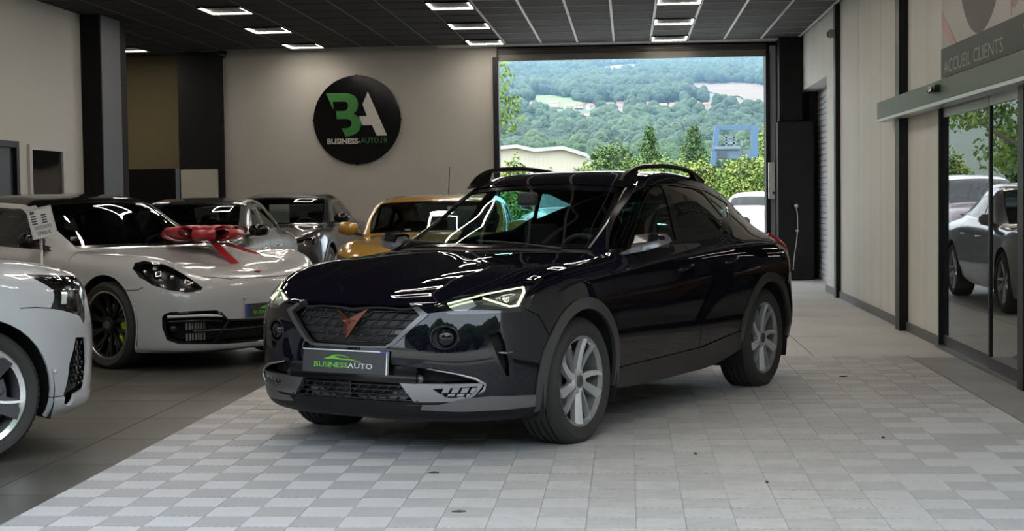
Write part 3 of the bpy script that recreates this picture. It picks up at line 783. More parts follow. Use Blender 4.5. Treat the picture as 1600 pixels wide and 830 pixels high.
# --- sliding glass door in the right wall
d2 = st(empty('door_2', (2.66, 11.87, 0)))
alu = mat('door_black', (.007, .0075, .011), .38, spec=.35)
g = Geo(); g.box(-.06, .12, -1.55, -1.41, 0, 2.12); g.box(-.02, .12, 1.395, 1.43, 0, 2.12); g.box(-.03, .12, -1.41, 1.40, 2.06, 2.12); g.build('door_frame', alu, d2)
g = Geo(); g.box(-.05, .12, -1.41, 1.40, 0, .02); g.build('floor_track', mat('track_grey', (.16, .16, .17), .4, .6), d2)
pane_m = mat('door_glass', (.012, .015, .014), .0, spec=.5, ior=2.7)
for y0, y1, xo in ((-1.41, -.40, .0), (-.40, 1.39, .03)):
    lf = Geo(); lf.box(xo-.02, xo+.02, y0, y0+.045, .02, 2.06); lf.box(xo-.02, xo+.02, y1-.045, y1, .02, 2.06); lf.box(xo-.02, xo+.02, y0+.045, y1-.045, .02, .11)
    o = lf.build('door_leaf', alu, d2)
    q = Geo(); q.box(xo-.022, xo+.022, y0+.045, y1-.045, 1.955, 2.06); q.build('top_rail', mat('rail_silver', (.36, .37, .37), .35, .6), o)
    q = Geo(); q.box(xo-.008, xo-.002, y0+.045, y1-.045, .11, 1.955); q.build('pane', pane_m, o)
g = Geo(); g.box(-.012, -.004, -.44, -.415, .02, 2.05); g.build('seal_strip', mat('rail_silver', (.36, .37, .37)), d2)
op = empty('door_operator', (2.66, 12.2, 2.04), 0, 'grey green sliding door operator box over the glass door', 'door operator')
g = Geo(); g.box(-.16, 0, -3.4, 3.42, .015, .185, .008); g.build('cover', mat('operator_green', (.066, .092, .070), .45, .1), op)
g = Geo(); g.box(-.165, -.02, -3.4, 3.42, -.012, .015); g.build('lower_edge', mat('rail_bright', (.58, .58, .60), .3, .6), op)
sn = empty('motion_sensor', (2.50, 12.62, 2.155), 0, 'black motion sensor on the green operator box above the glass door', 'sensor')
g = Geo(); g.loft([[(0, -.13, -.03), (0, -.13, .03), (0, .13, .03), (0, .13, -.03)], [(-.05, -.12, -.03), (-.045, -.12, .03), (-.045, .12, .03), (-.05, .12, -.03)], [(-.07, -.09, -.02), (-.06, -.09, .02), (-.06, .09, .02), (-.07, .09, -.02)]], smooth=False)
g.build('sensor_case', mat('gloss_black', (.006, .006, .007)), sn, fixn=True); g = Geo(); g.ball((-.05, .085, -.005), (.03, .035, .025), 10, 6); g.build('sensor_lens', mat('lens_grey', (.3, .3, .3), .1, .5), sn)

# --- poster above the door
pp = empty('poster', (2.652, 13.2, 2.28), -math.pi/2, 'large poster with a grey round motif and a dark lettered band above the door', 'poster')
PW, PH = 3.9, 1.35
def flat(poly, y, m, name, parent=pp):
    g = Geo(); g.prism(poly, 1, y, y+.001); return g.build(name, m, parent)
flat([(0, 0), (PW, 0), (PW, PH), (0, PH)], -.002, mat('poster_white', (.36, .345, .315), .45), 'sheet')
circ = [(1.42 + .80*math.cos(2*math.pi*k/64), 1.06 + .82*math.sin(2*math.pi*k/64)) for k in range(64)]
flat([(x, min(y, PH-.01)) for x, y in circ if y < PH or True], -.0035, mat('poster_grey', (.065, .065, .06), .5, spec=.25), 'round_motif')
flat([(x*.62+.48, min(y*.62+.62, PH-.02)) for x, y in circ], -.005, mat('poster_mid', (.14, .138, .13), .5, spec=.25), 'round_motif')
flat([(.03, .56), (.03, .44), (.40, .23), (.62, .23)], -.005, mat('poster_red', (.30, .10, .09), .4), 'red_stripe')
flat([(0, 0.0), (PW, 0.0), (PW, .235), (0, .245)], -.0065, mat('poster_band', (.028, .037, .031), .5, spec=.25), 'band')
V, Fc, w_ = text_geo('ACCUEIL CLIENTS', .155, .0003, .0)
kx = 2.02/w_
g = Geo(); g.add([(.12+v[0]*kx, v[1]*.3-.0072, v[2]+.032) for v in V], Fc); g.build('lettering', mat('poster_text', (.20, .215, .20), .4), pp)
V, Fc, w_ = text_geo('ALT', .105, .0003, .002)
g = Geo(); g.add([(2.92+v[0]*2.2, v[1]*.3-.0072, v[2]+.048) for v in V], Fc); g.build('lettering', mat('poster_text2', (.42, .42, .41), .4), pp)
V, Fc, w_ = text_geo('Audi', .19, .0003, .004)
ca, sa = math.cos(R(26)), math.sin(R(26))
g = Geo(); g.add([(2.36 + (v[0]*ca - v[2]*sa), v[1]*.3-.005, .255 + v[0]*sa + v[2]*ca) for v in V], Fc); g.build('lettering', mat('poster_redtext', (.26, .075, .07), .4), pp)
g = Geo()
sw = spline(np.array([(2.70, 0, .15), (2.95, 0, .20), (3.35, 0, .19), (3.7, 0, .15)]), 6)
for a, b in zip(sw[:-1], sw[1:]): g.add([(a[0], -.0072, a[2]-.010), (b[0], -.0072, b[2]-.010), (b[0], -.0072, b[2]+.010), (a[0], -.0072, a[2]+.010)], [(0, 1, 2, 3)])
g.build('swoosh', mat('poster_redtext', (.26, .075, .07)), pp)
# front end of the hall: wall head over the entrance
wall('wall_front', [(-7.05, 2.86, 4.4, 4.6, 3.5, ZC+.25)], plaster)
g = Geo(); g.box(-60, 60, -50, 4.2, -.3, -.02); g.box(-60, 60, 25.6, 60, -.3, -.03); g.box(-60, -9.2, 4.2, 25.6, -.3, -.03); g.box(3.05, 60, 4.2, 25.6, -.3, -.03); st(g.build('ground', mat('forecourt', (.30, .30, .29), .8, bump=(20, .1))))
g = Geo(); g.box(-9.2, 3.1, 4.4, 25.6, ZC+.25, ZC+.5); st(g.build('roof', mat('roof_grey', (.3, .3, .3), .8)))
# ------------------------------------------------------------------ wheels
def tyre_mesh(r, w, rim, n=128):
    """tyre around the y axis, outer side at y = 0, inner at y = -w"""
    g = []
    c = w/2
    # profile from inner bead over the tread to the outer bead, (radius, y, notch)
    P = [(rim-.004, -w+.03, 0), (rim+.012, -w+.008, 0), ((r+rim)/2, -w-.004, 0), (r-.03, -w+.004, 0), (r-.012, -w+.014, 0), (r-.005, -w+.026, 1), (r-.001, -w+.046, 1)]
    for k in range(4):
        y = -w + w*(.245 + .17*k)
        P += [(r, y-.006, 0), (r-.009, y-.004, 0), (r-.009, y+.004, 0), (r, y+.006, 0)]
    P += [(r-.003, -.032, 1), (r-.012, -.016, 1), (r-.03, -.004, 0), ((r+rim)/2+.01, .004, 0), ((r+rim)/2-.006, .001, 0), (rim+.012, -.008, 0), (rim-.004, -.022, 0)]
    geo = Geo(); V = []; k = len(P)
    for i in range(n):
        a = 2*math.pi*i/n
        for (q, y, nt) in P:
            if nt and i % 2 == 0: q -= .006
            V.append((q*math.cos(a), y, q*math.sin(a)))
    F = [(i*k+j, i*k+j+1, ((i+1) % n)*k+j+1, ((i+1) % n)*k+j) for i in range(n) for j in range(k-1)]
    geo.add(V, F, True)
    return geo.mesh('tyre', fixn=True, autosmooth=R(32))

def spoke(geo, a, r0, r1, w0, w1, y0, y1, thick, sweep=0.0, tilt=0.0, n=5, ridge=.0, off0=0.0):
    """one spoke as a tapered bar from hub to rim"""
    rings = []
    for i in range(n):
        t = i/(n-1); r = r0 + (r1-r0)*t; w = w0 + (w1-w0)*t; y = y0 + (y1-y0)*t**1.5
        aa = a + sweep*t + off0
        ca, sa = math.cos(aa), math.sin(aa); tx, tz = -sa, ca
        def P(s, h): return (r*ca + tx*s, h, r*sa + tz*s)
        rings.append([P(-w/2, y-tilt), P(0, y+ridge), P(w/2, y+tilt), P(w/2*.9, y+tilt-thick), P(-w/2*.9, y-tilt-thick)])
    geo.loft(rings, smooth=False)

WHEELS = {}
def wheel(parent, x, y, z, side, r, w, rim, style, M, turn=0.0):
    """side +1: outer face looks to +y"""
    key = (r, w, rim, style)
    if key not in WHEELS:
        D = {}
        D['tyre'] = tyre_mesh(r, w, rim)
        g = Geo()
        g.lathe([(rim-.006, -w+.02), (rim-.018, -w+.035), (rim-.03, -.10), (rim-.022, -.045), (rim-.022, -.03), (rim-.012, -.02), (rim+.002, -.012), (rim+.002, -.022)], 1, 64)
        D['barrel'] = g.mesh('rim', fixn=True, autosmooth=R(40))
        g = Geo()
        ro = rim-.018
        if style == 'turbine':
            for k in range(5):
                a = 2*math.pi*k/5 + .3
                spoke(g, a, .045, ro+.004, .030, .026, -.030, -.012, .03, sweep=.24, tilt=.005, ridge=.004)
                spoke(g, a+.66, .045, ro+.004, .024, .044, -.036, -.016, .03, sweep=.10, tilt=-.012, ridge=.003)
        elif style == 'dark_ten':
            for k in range(10):
                a = 2*math.pi*k/10
                spoke(g, a, .05, ro, .022, .020, -.055, -.02, .03, sweep=.10)
                spoke(g, a, .05, ro, .022, .020, -.055, -.02, .03, sweep=-.10)
        elif style == 'five_blade':
            for k in range(5):
                a = 2*math.pi*k/5 + 1.35
                spoke(g, a, .04, ro, .075, .105, -.040, -.012, .03, sweep=.0, tilt=.004)
        else:
            for k in range(5):
                a = 2*math.pi*k/5 + .2
                spoke(g, a, .04, ro, .035, .03, -.03, -.015, .03, sweep=.17)
                spoke(g, a, .04, ro, .035, .03, -.03, -.015, .03, sweep=-.17)
        g.lathe([(.0, -.026), (.055, -.026), (.068, -.036), (.068, -.07)], 1, 24)
        if style == 'turbine':
            for k in range(5):
                a = 2*math.pi*k/5 + .62
                g.cyl((.052*math.cos(a), -.05, .052*math.sin(a)), (.052*math.cos(a), -.02, .052*math.sin(a)), .009, 8)
        D['spokes'] = g.mesh('spokes', fixn=True, autosmooth=R(30))
        g = Geo()
        if style == 'five_blade':
            for k in range(5):
                a = 2*math.pi*k/5 + 1.35
                for s in (-1, 1):
                    spoke(g, a, .06, ro+.004, .012, .014, -.038, -.009, .004, sweep=s*.20, off0=s*.0)
            g.lathe([(rim-.03, -.016), (rim-.004, -.008), (rim+.004, -.012)], 1, 64)
        elif style == 'dark_ten':
            g.lathe([(rim-.008, -.016), (rim-.002, -.008), (rim+.005, -.010), (rim+.005, -.016)], 1, 64)
        D['face'] = g.mesh('rim_face', fixn=True, autosmooth=R(30)) if g.v else None
        g = Geo(); g.lathe([(.0, -.018), (.028, -.018), (.034, -.022), (.034, -.03)], 1, 24)
        D['cap'] = g.mesh('centre_cap', fixn=True, autosmooth=R(30))
        g = Geo(); g.lathe([(.06, -.095), (.165, -.095), (.165, -.12), (.06, -.12)], 1, 48)
        D['disc'] = g.mesh('brake_disc', fixn=True, autosmooth=R(30))
        g = Geo()
        rings = []
        for i in range(9):
            a = R(-42 + 84*i/8)
            rings.append([(q*math.cos(a), h, q*math.sin(a)) for q, h in ((.115, -.075), (.178, -.07), (.19, -.085), (.19, -.14), (.115, -.14))])
        g.loft(rings)
        for s in (-22, 0, 22):
            a = R(s)
            g.ball((.15*math.cos(a), -.073, .15*math.sin(a)), (.022, .012, .022), 10, 6)
        D['caliper'] = g.mesh('brake_caliper', fixn=True, autosmooth=R(40))
        WHEELS[key] = D
    D = WHEELS[key]
    t = put('wheel', D['tyre'], M['tyre'], parent, (x, y, z), (0, 0, (0 if side > 0 else math.pi) + turn))
    rm = put('rim', D['barrel'], M['rim_barrel'], t)
    sp = put('spokes', D['spokes'], M['rim'], t, None, (0, .35 if side < 0 else 0, 0))
    if D['face']: put('rim_face', D['face'], M['rim_face'], t, None, (0, .35 if side < 0 else 0, 0))
    put('centre_cap', D['cap'], M['cap'], t)
    put('brake_disc', D['disc'], M['disc'], t)
    put('brake_caliper', D['caliper'], M['caliper'], t, None, (0, (0 if side > 0 else math.pi)+.3*side, 0))
    return t
# ------------------------------------------------------------------ pieces shared by the cars
def sil(c): return c[1] > .30
def car_mats(paint, caliper=None, rim=None, rim_face=None, cap=None, barrel=None):
    return dict(paint=paint, tyre=mat('tyre', (.030, .0295, .028), .75, bump=(60, .15)), rim=rim or mat('alloy_silver', (.62, .63, .65), .30, .55),
                rim_barrel=barrel or mat('alloy_dark', (.30, .30, .31), .4, .6), rim_face=rim_face or mat('alloy_cut', (.75, .75, .76), .22, 1.0),
                cap=cap or mat('cap_grey', (.12, .12, .12), .4, .6), disc=mat('disc_steel', (.35, .35, .35), .35, 1.0),
                caliper=caliper or mat('caliper_grey', (.10, .10, .11), .5),
                black=mat('gloss_black', (.006, .006, .007), .12, coat=.5), plastic=mat('black_plastic', (.022, .022, .024), .55),
                dark=mat('under_dark', (.006, .006, .006), .9), glass=glass_mat('car_glass', (.70, .80, .78)),
                glass_rear=glass_mat('car_glass_rear', (.30, .74, .72)), glass_dark=glass_mat('car_glass_dark', (.10, .11, .12)),
                chrome=mat('chrome', (.8, .8, .8), .08, 1.0), lens=glass_mat('lamp_lens', (.92, .92, .92)), red=mat('tail_red', (.5, .01, .015), .15, coat=.6),
                seat=mat('seat_cloth', (.02, .02, .022), .8), grey=mat('trim_grey', (.16, .16, .17), .42, .5))

def arch_liner(parent, cx, cz, r, y0, y1, M):
    for s in (1, -1):
        g = Geo()
        n = 20; A = []
        for i in range(n+1):
            a = R(-22 + 224*i/n)
            A.append(((cx + r*math.cos(a), cz + r*math.sin(a))))
        V = [(x, s*y1, z) for x, z in A] + [(x, s*y0, z) for x, z in A] + [(cx, s*y0, cz-.1)]
        F = [(i, i+1, n+1+i+1, n+1+i) for i in range(n)] + [(n+1+i, n+1+i+1, 2*n+2) for i in range(n)]
        g.add(V, F, False)
        g.build('wheel_arch_liner', M['dark'], parent)

def seat_set(parent, M, xs=-1.55, zc=.42, ys=.36, ztop=1.12, rear=-2.35, h=1.0):
    """front seats with headrests and a rear bench"""
    def one(x, y, w, top, name='seat', rests=(0,)):
        g = Geo()
        g.box(x-.02, x+.50, y-w, y+w, zc-.12, zc+.06, .04)
        rings = []
        for t, ww, d in ((0, 1, .10), (.5, 1.0, .10), (.85, .9, .085), (1, .72, .05)):
            z = zc + (top-zc)*t; xx = x - .20*t
            rings.append([(xx+d, y-w*ww*.8, z), (xx+d*.7, y-w*ww, z), (xx-d*.7, y-w*ww, z), (xx-d, y-w*ww*.8, z), (xx-d, y+w*ww*.8, z), (xx-d*.7, y+w*ww, z), (xx+d*.7, y+w*ww, z), (xx+d, y+w*ww*.8, z)])
        g.loft(rings)
        o = g.build(name, M['seat'], parent, autosmooth=R(40))
        for r in rests:
            k = Geo(); k.box(x-.27, x-.17, y+r-.12, y+r+.12, top+.03, top+.21, .035)
            for q in (-.06, .06): k.cyl((x-.21, y+r+q, top-.04), (x-.22, y+r+q, top+.08), .007, 8)
            k.build('headrest', M['seat'], o)
    one(xs, ys, .25, ztop-.22, 'front_seat'); one(xs, -ys, .25, ztop-.22, 'front_seat')
    one(rear, 0, .60, ztop-.27, 'rear_bench', (-.36, .36))

def dashboard(parent, M, x0, x1, z0, z1, w, wheel_y=.36, wx=None, wz=None):
    g = Geo()
    rings = []
    for y in (-w, -w*.6, 0, w*.6, w):
        d = -.07*(abs(y)/w)**2
        rings.append([(x1+d, y, z0), (x1+d, y, z1-.03), (x1-.1+d, y, z1), (x0+d+.05, y, z1-.015), (x0+d, y, z1-.08), (x0+d+.06, y, z0)])
    g.loft(rings, smooth=False)
    g.build('dashboard', M['seat'], parent)
    sw = Geo()
    c = Vector((wx if wx is not None else x0-.12, wheel_y, wz if wz is not None else z1-.03))
    A = Vector((.42, 0, .91)).normalized(); B = Vector((0, 1, 0))
    ring = [c + (A*math.cos(2*math.pi*i/24) + B*math.sin(2*math.pi*i/24))*.18 for i in range(25)]
    sw.tube(ring, .017, 8, cap=False)
    for a in (math.pi*.5, math.pi*1.5, math.pi): sw.tube([c, c + (A*math.cos(a) + B*math.sin(a))*.18], .018, 6)
    sw.ball(tuple(c), (.04, .07, .06), 10, 6)
    sw.build('steering_wheel', M['plastic'], parent)

def mirror(parent, x, y, z, s, M, cover, sx=1.0):
    """door mirror: housing, base and glass"""
    g = Geo()
    rings = []
    L = .21*sx
    # housing lofted outwards from the base
    for t, h0, h1, d in ((0, .0, .055, .05), (.12, -.035, .085, .085), (.5, -.045, .10, .105), (.85, -.03, .095, .095), (1.0, .0, .06, .05)):
        yy = y + s*(L*t); xx = x - .03*t
        ring = []
        for k in range(12):
            a = 2*math.pi*k/12
            ca, sa = math.cos(a), math.sin(a)
            ring.append((xx + d*(abs(ca)**.8)*(1 if ca > 0 else -1)*(1.0 if ca > 0 else .35), yy, z + (h0+h1)/2 + (h1-h0)/2*(abs(sa)**.8)*(1 if sa > 0 else -1)))
        rings.append(ring)
    g.loft(rings)
    o = g.build('wing_mirror', cover, parent, fixn=True, autosmooth=R(50))
    b = Geo(); b.loft([[(x+.05, y-s*.10, z-.075), (x-.04, y-s*.10, z-.075), (x-.04, y-s*.10, z-.045), (x+.05, y-s*.10, z-.045)],
                       [(x+.05, y+s*.06, z-.03), (x-.03, y+s*.06, z-.03), (x-.03, y+s*.06, z+.01), (x+.05, y+s*.06, z+.01)]], smooth=False)
    b.build('mirror_foot', M['plastic'], o, fixn=True)
    gl = Geo(); gl.box(x-.060, x-.056, min(y+s*.03, y+s*(L-.02)), max(y+s*.03, y+s*(L-.02)), z-.025, z+.085)
    gl.build('mirror_glass', M['chrome'], o)
    return o

def handle(parent, x, y, z, s, mt, slope=0.0, L=.20):
    g = Geo()
    pts = [(x+L/2, y-s*.012, z+slope*L/2), (x+L/2-.02, y+s*.018, z+slope*L/2), (x, y+s*.026, z), (x-L/2+.02, y+s*.018, z-slope*L/2), (x-L/2, y-s*.012, z-slope*L/2)]
    g.tube(pts, .014, 8, squash=.7)
    return g.build('door_handle', mt, parent)

def plate(parent, x, y, z, tilt, w, h, M, face_mat, text=True, frame=True, rz=0.0):
    """number plate with printed dealer lettering, faces +x"""
    g = Geo(); g.box(-.012, 0, -w/2, w/2, -h/2, h/2, .004)
    o = g.build('number_plate', face_mat, parent, (x, y, z), (0, tilt, rz))
    return o
# ------------------------------------------------------------------ the dark blue crossover in the middle
def plate_print(o, h, w):
    """dealer lettering in green and white with the swoosh of a car above it; local plate frame, face at x = 0"""
    gm = mat('print_green', (.16, .55, .04), .5); wm = mat('print_white', (.75, .75, .75), .5)
    s = h*.30
    SER = {'B': 'LtLb', 'U': 'TlTr', 'I': 'MtMb', 'N': 'LtLbRt', 'E': 'LtLb', 'A': 'BlBr', 'T': 'Mb'}
    def word(txt):
        """letters with small slab serifs, laid side by side; height about s*0.7"""
        g = Geo(); x = 0.0; t = s*.045; H = s*.69
        for ch in txt:
            V, F, w = text_geo(ch, s, .0004, bold=0.0)
            xs = [v[0] for v in V]; x0, x1 = min(xs), max(xs)
            g.add([(x + v[0]-x0, v[1], v[2]) for v in V], F); w = x1-x0
            def bar(c, z): g.box(x+c-s*.10, x+c+s*.10, -.0004, .0004, z-t/2, z+t/2)
            st_ = s*.045
            for k in range(0, len(SER.get(ch, '')), 2):
                p = SER[ch][k:k+2]
                if p[0] in 'LTB' and p in ('Lt', 'Lb'): bar(st_, H if p[1] == 't' else 0)
                elif p in ('Rt', 'Rb'): bar(w-st_, H if p[1] == 't' else 0)
                elif p[0] == 'T': bar(st_ if p[1] == 'l' else w-st_, H)
                elif p[0] == 'B': bar(st_ if p[1] == 'l' else w-st_, 0)
                elif p[0] == 'M': bar(w/2, H if p[1] == 't' else 0)
            x += w + s*.085
        return g, x
    G1, w1 = word('BUSINESS'); G2, w2 = word('AUTO')
    k = (w*.70)/(w1+w2); y0 = -w*.355; z0 = -h*.24
    for g_, x_, m_ in ((G1, 0, gm), (G2, w1 - s*.05, wm)):
        g_.v = [(-v[1] + .001, y0 + (x_+v[0])*k, z0 + v[2]) for v in g_.v]
        g_.build('lettering', m_, o)
    S = Geo()
    def band(pts):
        P = pts
        V = []; n = len(P)
        for (a, b, t) in P: V += [(.0016, a*w, b*h + t*h/2), (.0016, a*w, b*h - t*h/2)]
        S.add(V, [(2*i, 2*i+1, 2*i+3, 2*i+2) for i in range(n-1)])
    band([(-.24, .115, .01), (-.19, .16, .05), (-.13, .24, .08), (-.08, .285, .05), (-.03, .28, .03), (.02, .24, .03), (.06, .19, .015)])
    band([(-.24, .115, .02), (-.19, .13, .05), (-.13, .165, .09), (-.06, .13, .06), (.0, .12, .05), (.08, .115, .05), (.15, .06, .035), (.21, 0.0, .01)])
    S.build('swoosh', gm, o)

def build_hero(loc, rz):
    paint = mat('midnight_paint', (.0036, .0034, .0075), .6, 0.0, spec=0.0, coat=1.0, coat_rough=.01)
    M = car_mats(paint)
    clad = mat('cladding_grey', (.05, .05, .052), .34, .2, coat=.3, coat_rough=.2)
    silver = mat('satin_silver', (.34, .34, .35), .32, .9)
    copper = mat('copper', (.115, .045, .032), .38, 1.0)
    car = empty('car', loc, rz, 'dark midnight blue crossover with copper front badge parked on the pale tiles', 'car')
    K = Skin(body_grid(HERO, 9, 8))
    front = lambda c: c[0] > .25
    # wheel openings, arch trims and sills
    AF = (.02, .345); AR = (-2.665, .345)
    for c, in ((AF,), (AR,)):
        K.cut(circle(c[0], c[1], .392), 'side', sil)
    trim = Skin(polys=[])
    trims = [K.cut(circle(c[0], c[1], .452), 'side', lambda q: q[1] > .6 and q[6] > 0.8) for c in (AF, AR)]
    sill = K.cut([(-.34, .0), (-.34, .372), (-1.6, .378), (-2.3, .44), (-2.3, 0)], 'side', sil)
    low = K.cut([(.415, .298), (.50, .300), (.64, .335), (.72, .340), (.86, .328), (.91, .325), (.91, .272), (.80, .268), (.60, .266), (.405, .272)], 'front', lambda q: q[0] > .1)
    lip = K.cut([(-.01, 0), (-.01, .283), (.42, .281), (.80, .292), (.87, .33), (.95, .33), (.95, 0)], 'front', lambda q: q[0] > .1)
    sidelip = K.half(lambda q: q[0] > .1 and q[2] < .315 and q[6] < 3)
    lip.join(sidelip)
    for s, in ((1,), (-1,)):
        for t_ in trims: t_.build('wheel_arch_trim', clad, car, .02, .010, s)
        sill.build('sill_trim', mat('sill_black', (.008, .008, .009), .25, spec=.3, coat=.15, coat_rough=.1), car, .02, .008, s)
    lip.build('front_lip', mat('lip_grey', (.006, .006, .0065), .5, spec=.25), car, .02, .004)
    # windows
    dlo = K.cut([(-.55, 1.005), (-1.0, 1.268), (-1.17, 1.362), (-1.37, 1.408), (-1.66, 1.412), (-2.30, 1.374), (-2.66, 1.292), (-2.70, 1.262), (-2.41, 1.150), (-2.12, 1.08), (-1.45, 1.035)], 'side', lambda q: q[1] > .42 and 11 < q[6] < 18.5)
    fw = dlo.cut([(-.60, 1.028), (-1.02, 1.258), (-1.19, 1.347), (-1.38, 1.394), (-1.56, 1.396), (-1.40, 1.056)], 'side')
    rw = dlo.cut([(-1.47, 1.060), (-1.655, 1.398), (-2.18, 1.367), (-2.30, 1.186), (-2.12, 1.10)], 'side')
    qw = dlo.cut([(-2.215, 1.364), (-2.30, 1.358), (-2.63, 1.282), (-2.655, 1.266), (-2.40, 1.18), (-2.335, 1.168)], 'side')
    for s in (1, -1):  # left panes tinted darker, the dim cabin put into the glass colour
        dlo.build('window_surround', M['black'], car, .02, -.001, s)
        fw.build('side_window', glass_mat('car_glass_side', (.62, .70, .66)) if s < 0 else glass_mat('car_glass_near', (.20, .22, .22)), car, 0, -.006, s)
        rw.build('side_window', M['glass_rear'] if s < 0 else M['glass_dark'], car, 0, -.006, s)
        qw.build('quarter_window', M['glass_rear'] if s < 0 else M['glass_dark'], car, 0, -.006, s)
    cowl = K.cut([(10.86, -.1), (11.06, -.1), (11.10, 2.3), (10.95, 3.0), (10.80, 2.4)], 'tv')
    cowl.build('windscreen_cowl', M['plastic'], car, .01, -.012)
    ws = K.cut([(11.06, -.1), (12.93, -.1), (12.90, 1.95), (11.10, 2.3)], 'tv')
    rim_ = Skin(polys=[])
    wsg = ws.cut([(11.14, -.1), (12.78, -.1), (12.74, 1.80), (11.22, 2.08)], 'tv')
    ws.build('windscreen_frit', M['black'], car, .01, -.004)
    wsg.build('windscreen', M['glass'], car, 0, -.005)
    ap = K.strip([(11.10, 2.36), (12.93, 2.01)], .09, 'tv')
    for s in (1, -1): ap.build('pillar_strip', silver, car, .004, .003, s)
    rg = K.cut([(18.10, -.1), (18.93, -.1), (18.93, 1.85), (18.12, 1.80)], 'tv')
    rg.build('rear_window', M['glass_rear'], car, 0, -.004)
    # panel gaps: a thin dark channel under each cut
    gap = Skin(polys=[])
    gap.join(K.strip([(.87, -.02), (.845, .30), (.80, .452), (.655, .645), (.355, .800), (.14, .842), (-.2, .80), (-.46, .742)], .007, 'top', lambda q: q[2] > .76 and q[6] < 11.2))
    gap.join(K.strip([(-.47, .99), (-.36, .93), (-.355, .72), (-.40, .5), (-.42, .37)], .007, 'side', lambda q: q[1] > .6 and q[6] > 8))
    gap.join(K.strip([(-1.46, 1.036), (-1.515, .875), (-1.585, .376)], .007, 'side', lambda q: q[1] > .6))
    gap.join(K.strip([(-2.12, 1.08), (-2.25, .93), (-2.24, .80), (-2.12, .66)], .007, 'side', lambda q: q[1] > .6))
    gap.join(K.strip([(.52, .772), (.44, .73), (.38, .62)], .006, 'side', lambda q: q[1] > .6))
    gap.join(K.strip([(-2.95, .70), (-3.12, .80), (-3.16, .90)], .006, 'side', lambda q: q[1] > .6))
    gap.build('panel_gap', M['dark'], car, 0, -.010)
    # doors
    fd = K.cut([(-.47, .995), (-.36, .93), (-.355, .72), (-.40, .5), (-.42, .372), (-1.585, .376), (-1.515, .875), (-1.46, 1.04)], 'side', sil)
    rd = K.cut([(-1.46, 1.04), (-1.515, .875), (-1.585, .376), (-2.3, .44), (-2.12, .66), (-2.24, .80), (-2.25, .93), (-2.12, 1.085)], 'side', sil)
    for s in (1, -1):
        d = fd.build('door', paint, car, .015, 0, s); handle(d, -1.30, s*.893, .892, s, paint, -.12)
        d = rd.build('door', paint, car, .015, 0, s); handle(d, -2.02, s*.895, .905, s, paint, -.12)
    # bonnet
    bn = K.cut([(.90, -.02), (.845, .30), (.80, .452), (.655, .645), (.355, .800), (.14, .842), (-.2, .80), (-.47, .742), (-.60, .70), (-.60, -.02)], 'top', lambda q: q[2] > .785 and 6.2 < q[6] < 11)
    bn.build('bonnet', paint, car, .015)
    # headlights
    hl = K.cut([(.455, .800), (.49, .822), (.655, .860), (.78, .910), (.83, .917), (.826, .885), (.842, .776), (.815, .755), (.548, .752)], 'front', lambda q: q[0] > .3)
    inner = hl.copy()
    for s in (1, -1):
        h = inner.copy().push(-.035).build('headlight', mat('lamp_shell', (.05, .05, .053), .3, .4), car, 0, 0, s)
        hl.build('headlight_lens', M['lens'], h, 0, -.002, s)
        # bright reflector bowl at the inner end, dark projector at the outer end
        edge = hl.copy().push(-.016)
        bez = edge.copy(); core = bez.cut([(.50, .803), (.655, .846), (.79, .893), (.808, .782), (.80, .775), (.56, .768)], 'front')
        bez.build('lamp_bezel', M['black'], h, .02, 0, s)
        core2 = core.copy().push(-.012)
        lobe = core2.cut([(.50, .803), (.60, .826), (.64, .79), (.60, .765), (.55, .765)], 'front')
        lobe.build('reflector', mat('reflector_bright', (.75, .77, .80), .22, .7), h, .01, 0, s)
        g = Geo()
        D = [(.772, .520, .803), (.629, .668, .848), (.462, .780, .874), (.470, .790, .85), (.548, .795, .786), (.575, .765, .782), (.665, .662, .828)]
        D = [(x-.010, y*s, z) for x, y, z in D]
        g.tube(D[:3], .0042, 6); g.tube(D[2:5], .0072, 6); g.tube(D[4:], .0052, 6)
        g.build('light_strip', emis('lamp_glow', (.80, 1.0, .55), 1.1), h)
        for q_, r_ in (((.555, .735, .815), .022), ((.675, .600, .792), .017), ((.645, .632, .790), .015)):
            g = Geo(); g.ball((q_[0], s*q_[1], q_[2]), (r_*.8, r_, r_)); g.build('projector', M['chrome'], h)
    # front grille with frame, lattice and badge
    gr = K.cut([(-.01, .816), (.338, .813), (.45, .750), (.287, .603), (.237, .580), (-.01, .577)], 'front', front)
    inn = gr.cut([(-.01, .808), (.326, .805), (.405, .746), (.268, .612), (.228, .591), (-.01, .587)], 'front')
    gr.build('grille_frame', mat('frame_silver', (.15, .15, .155), .34, .85), car, .03, .006)
    back = inn.copy().push(-.05)
    gb = back.build('grille', mat('grille_dark', (.012, .012, .013), .5), car, 0)
    lat = Geo()
    def gx(y, z): return .905 - .155*max(0, abs(y)-.08)**1.3 - .62*max(0, z-.60)**1.35
    def ingrille(y, z):
        y = abs(y)
        if z > .798 or z < .600: return False
        if z > .746: return y < .392 - (z-.746)*1.35
        return y < .262 + (z-.616)*1.05 if z > .616 else y < .24 + (z-.6)*1.2
    rows = 5
    for i in range(rows+1):
        z = .606 + i*.0385
        ys = [y for y in np.arange(-.46, .461, .01) if ingrille(y, z)]
        if not ys: continue
        lat.tube([(gx(y, z)-.022, y, z) for y in np.arange(ys[0], ys[-1]+.001, .04)] + [(gx(ys[-1], z)-.022, ys[-1], z)], .0050, 5)
        if i == rows: break
        for y in np.arange(-.48, .46, .074):
            yy = y + (.037 if i % 2 else 0)
            a, b = (yy, z), (yy + .034, z+.0385)
            if ingrille(*a) and ingrille(*b): lat.tube([(gx(*a)-.020, a[0], a[1]), (gx(*b)-.020, b[0], b[1])], .0042, 4)
    lat.build('grille_lattice', mat('lattice_black', (.03, .03, .032), .25, .5), gb)
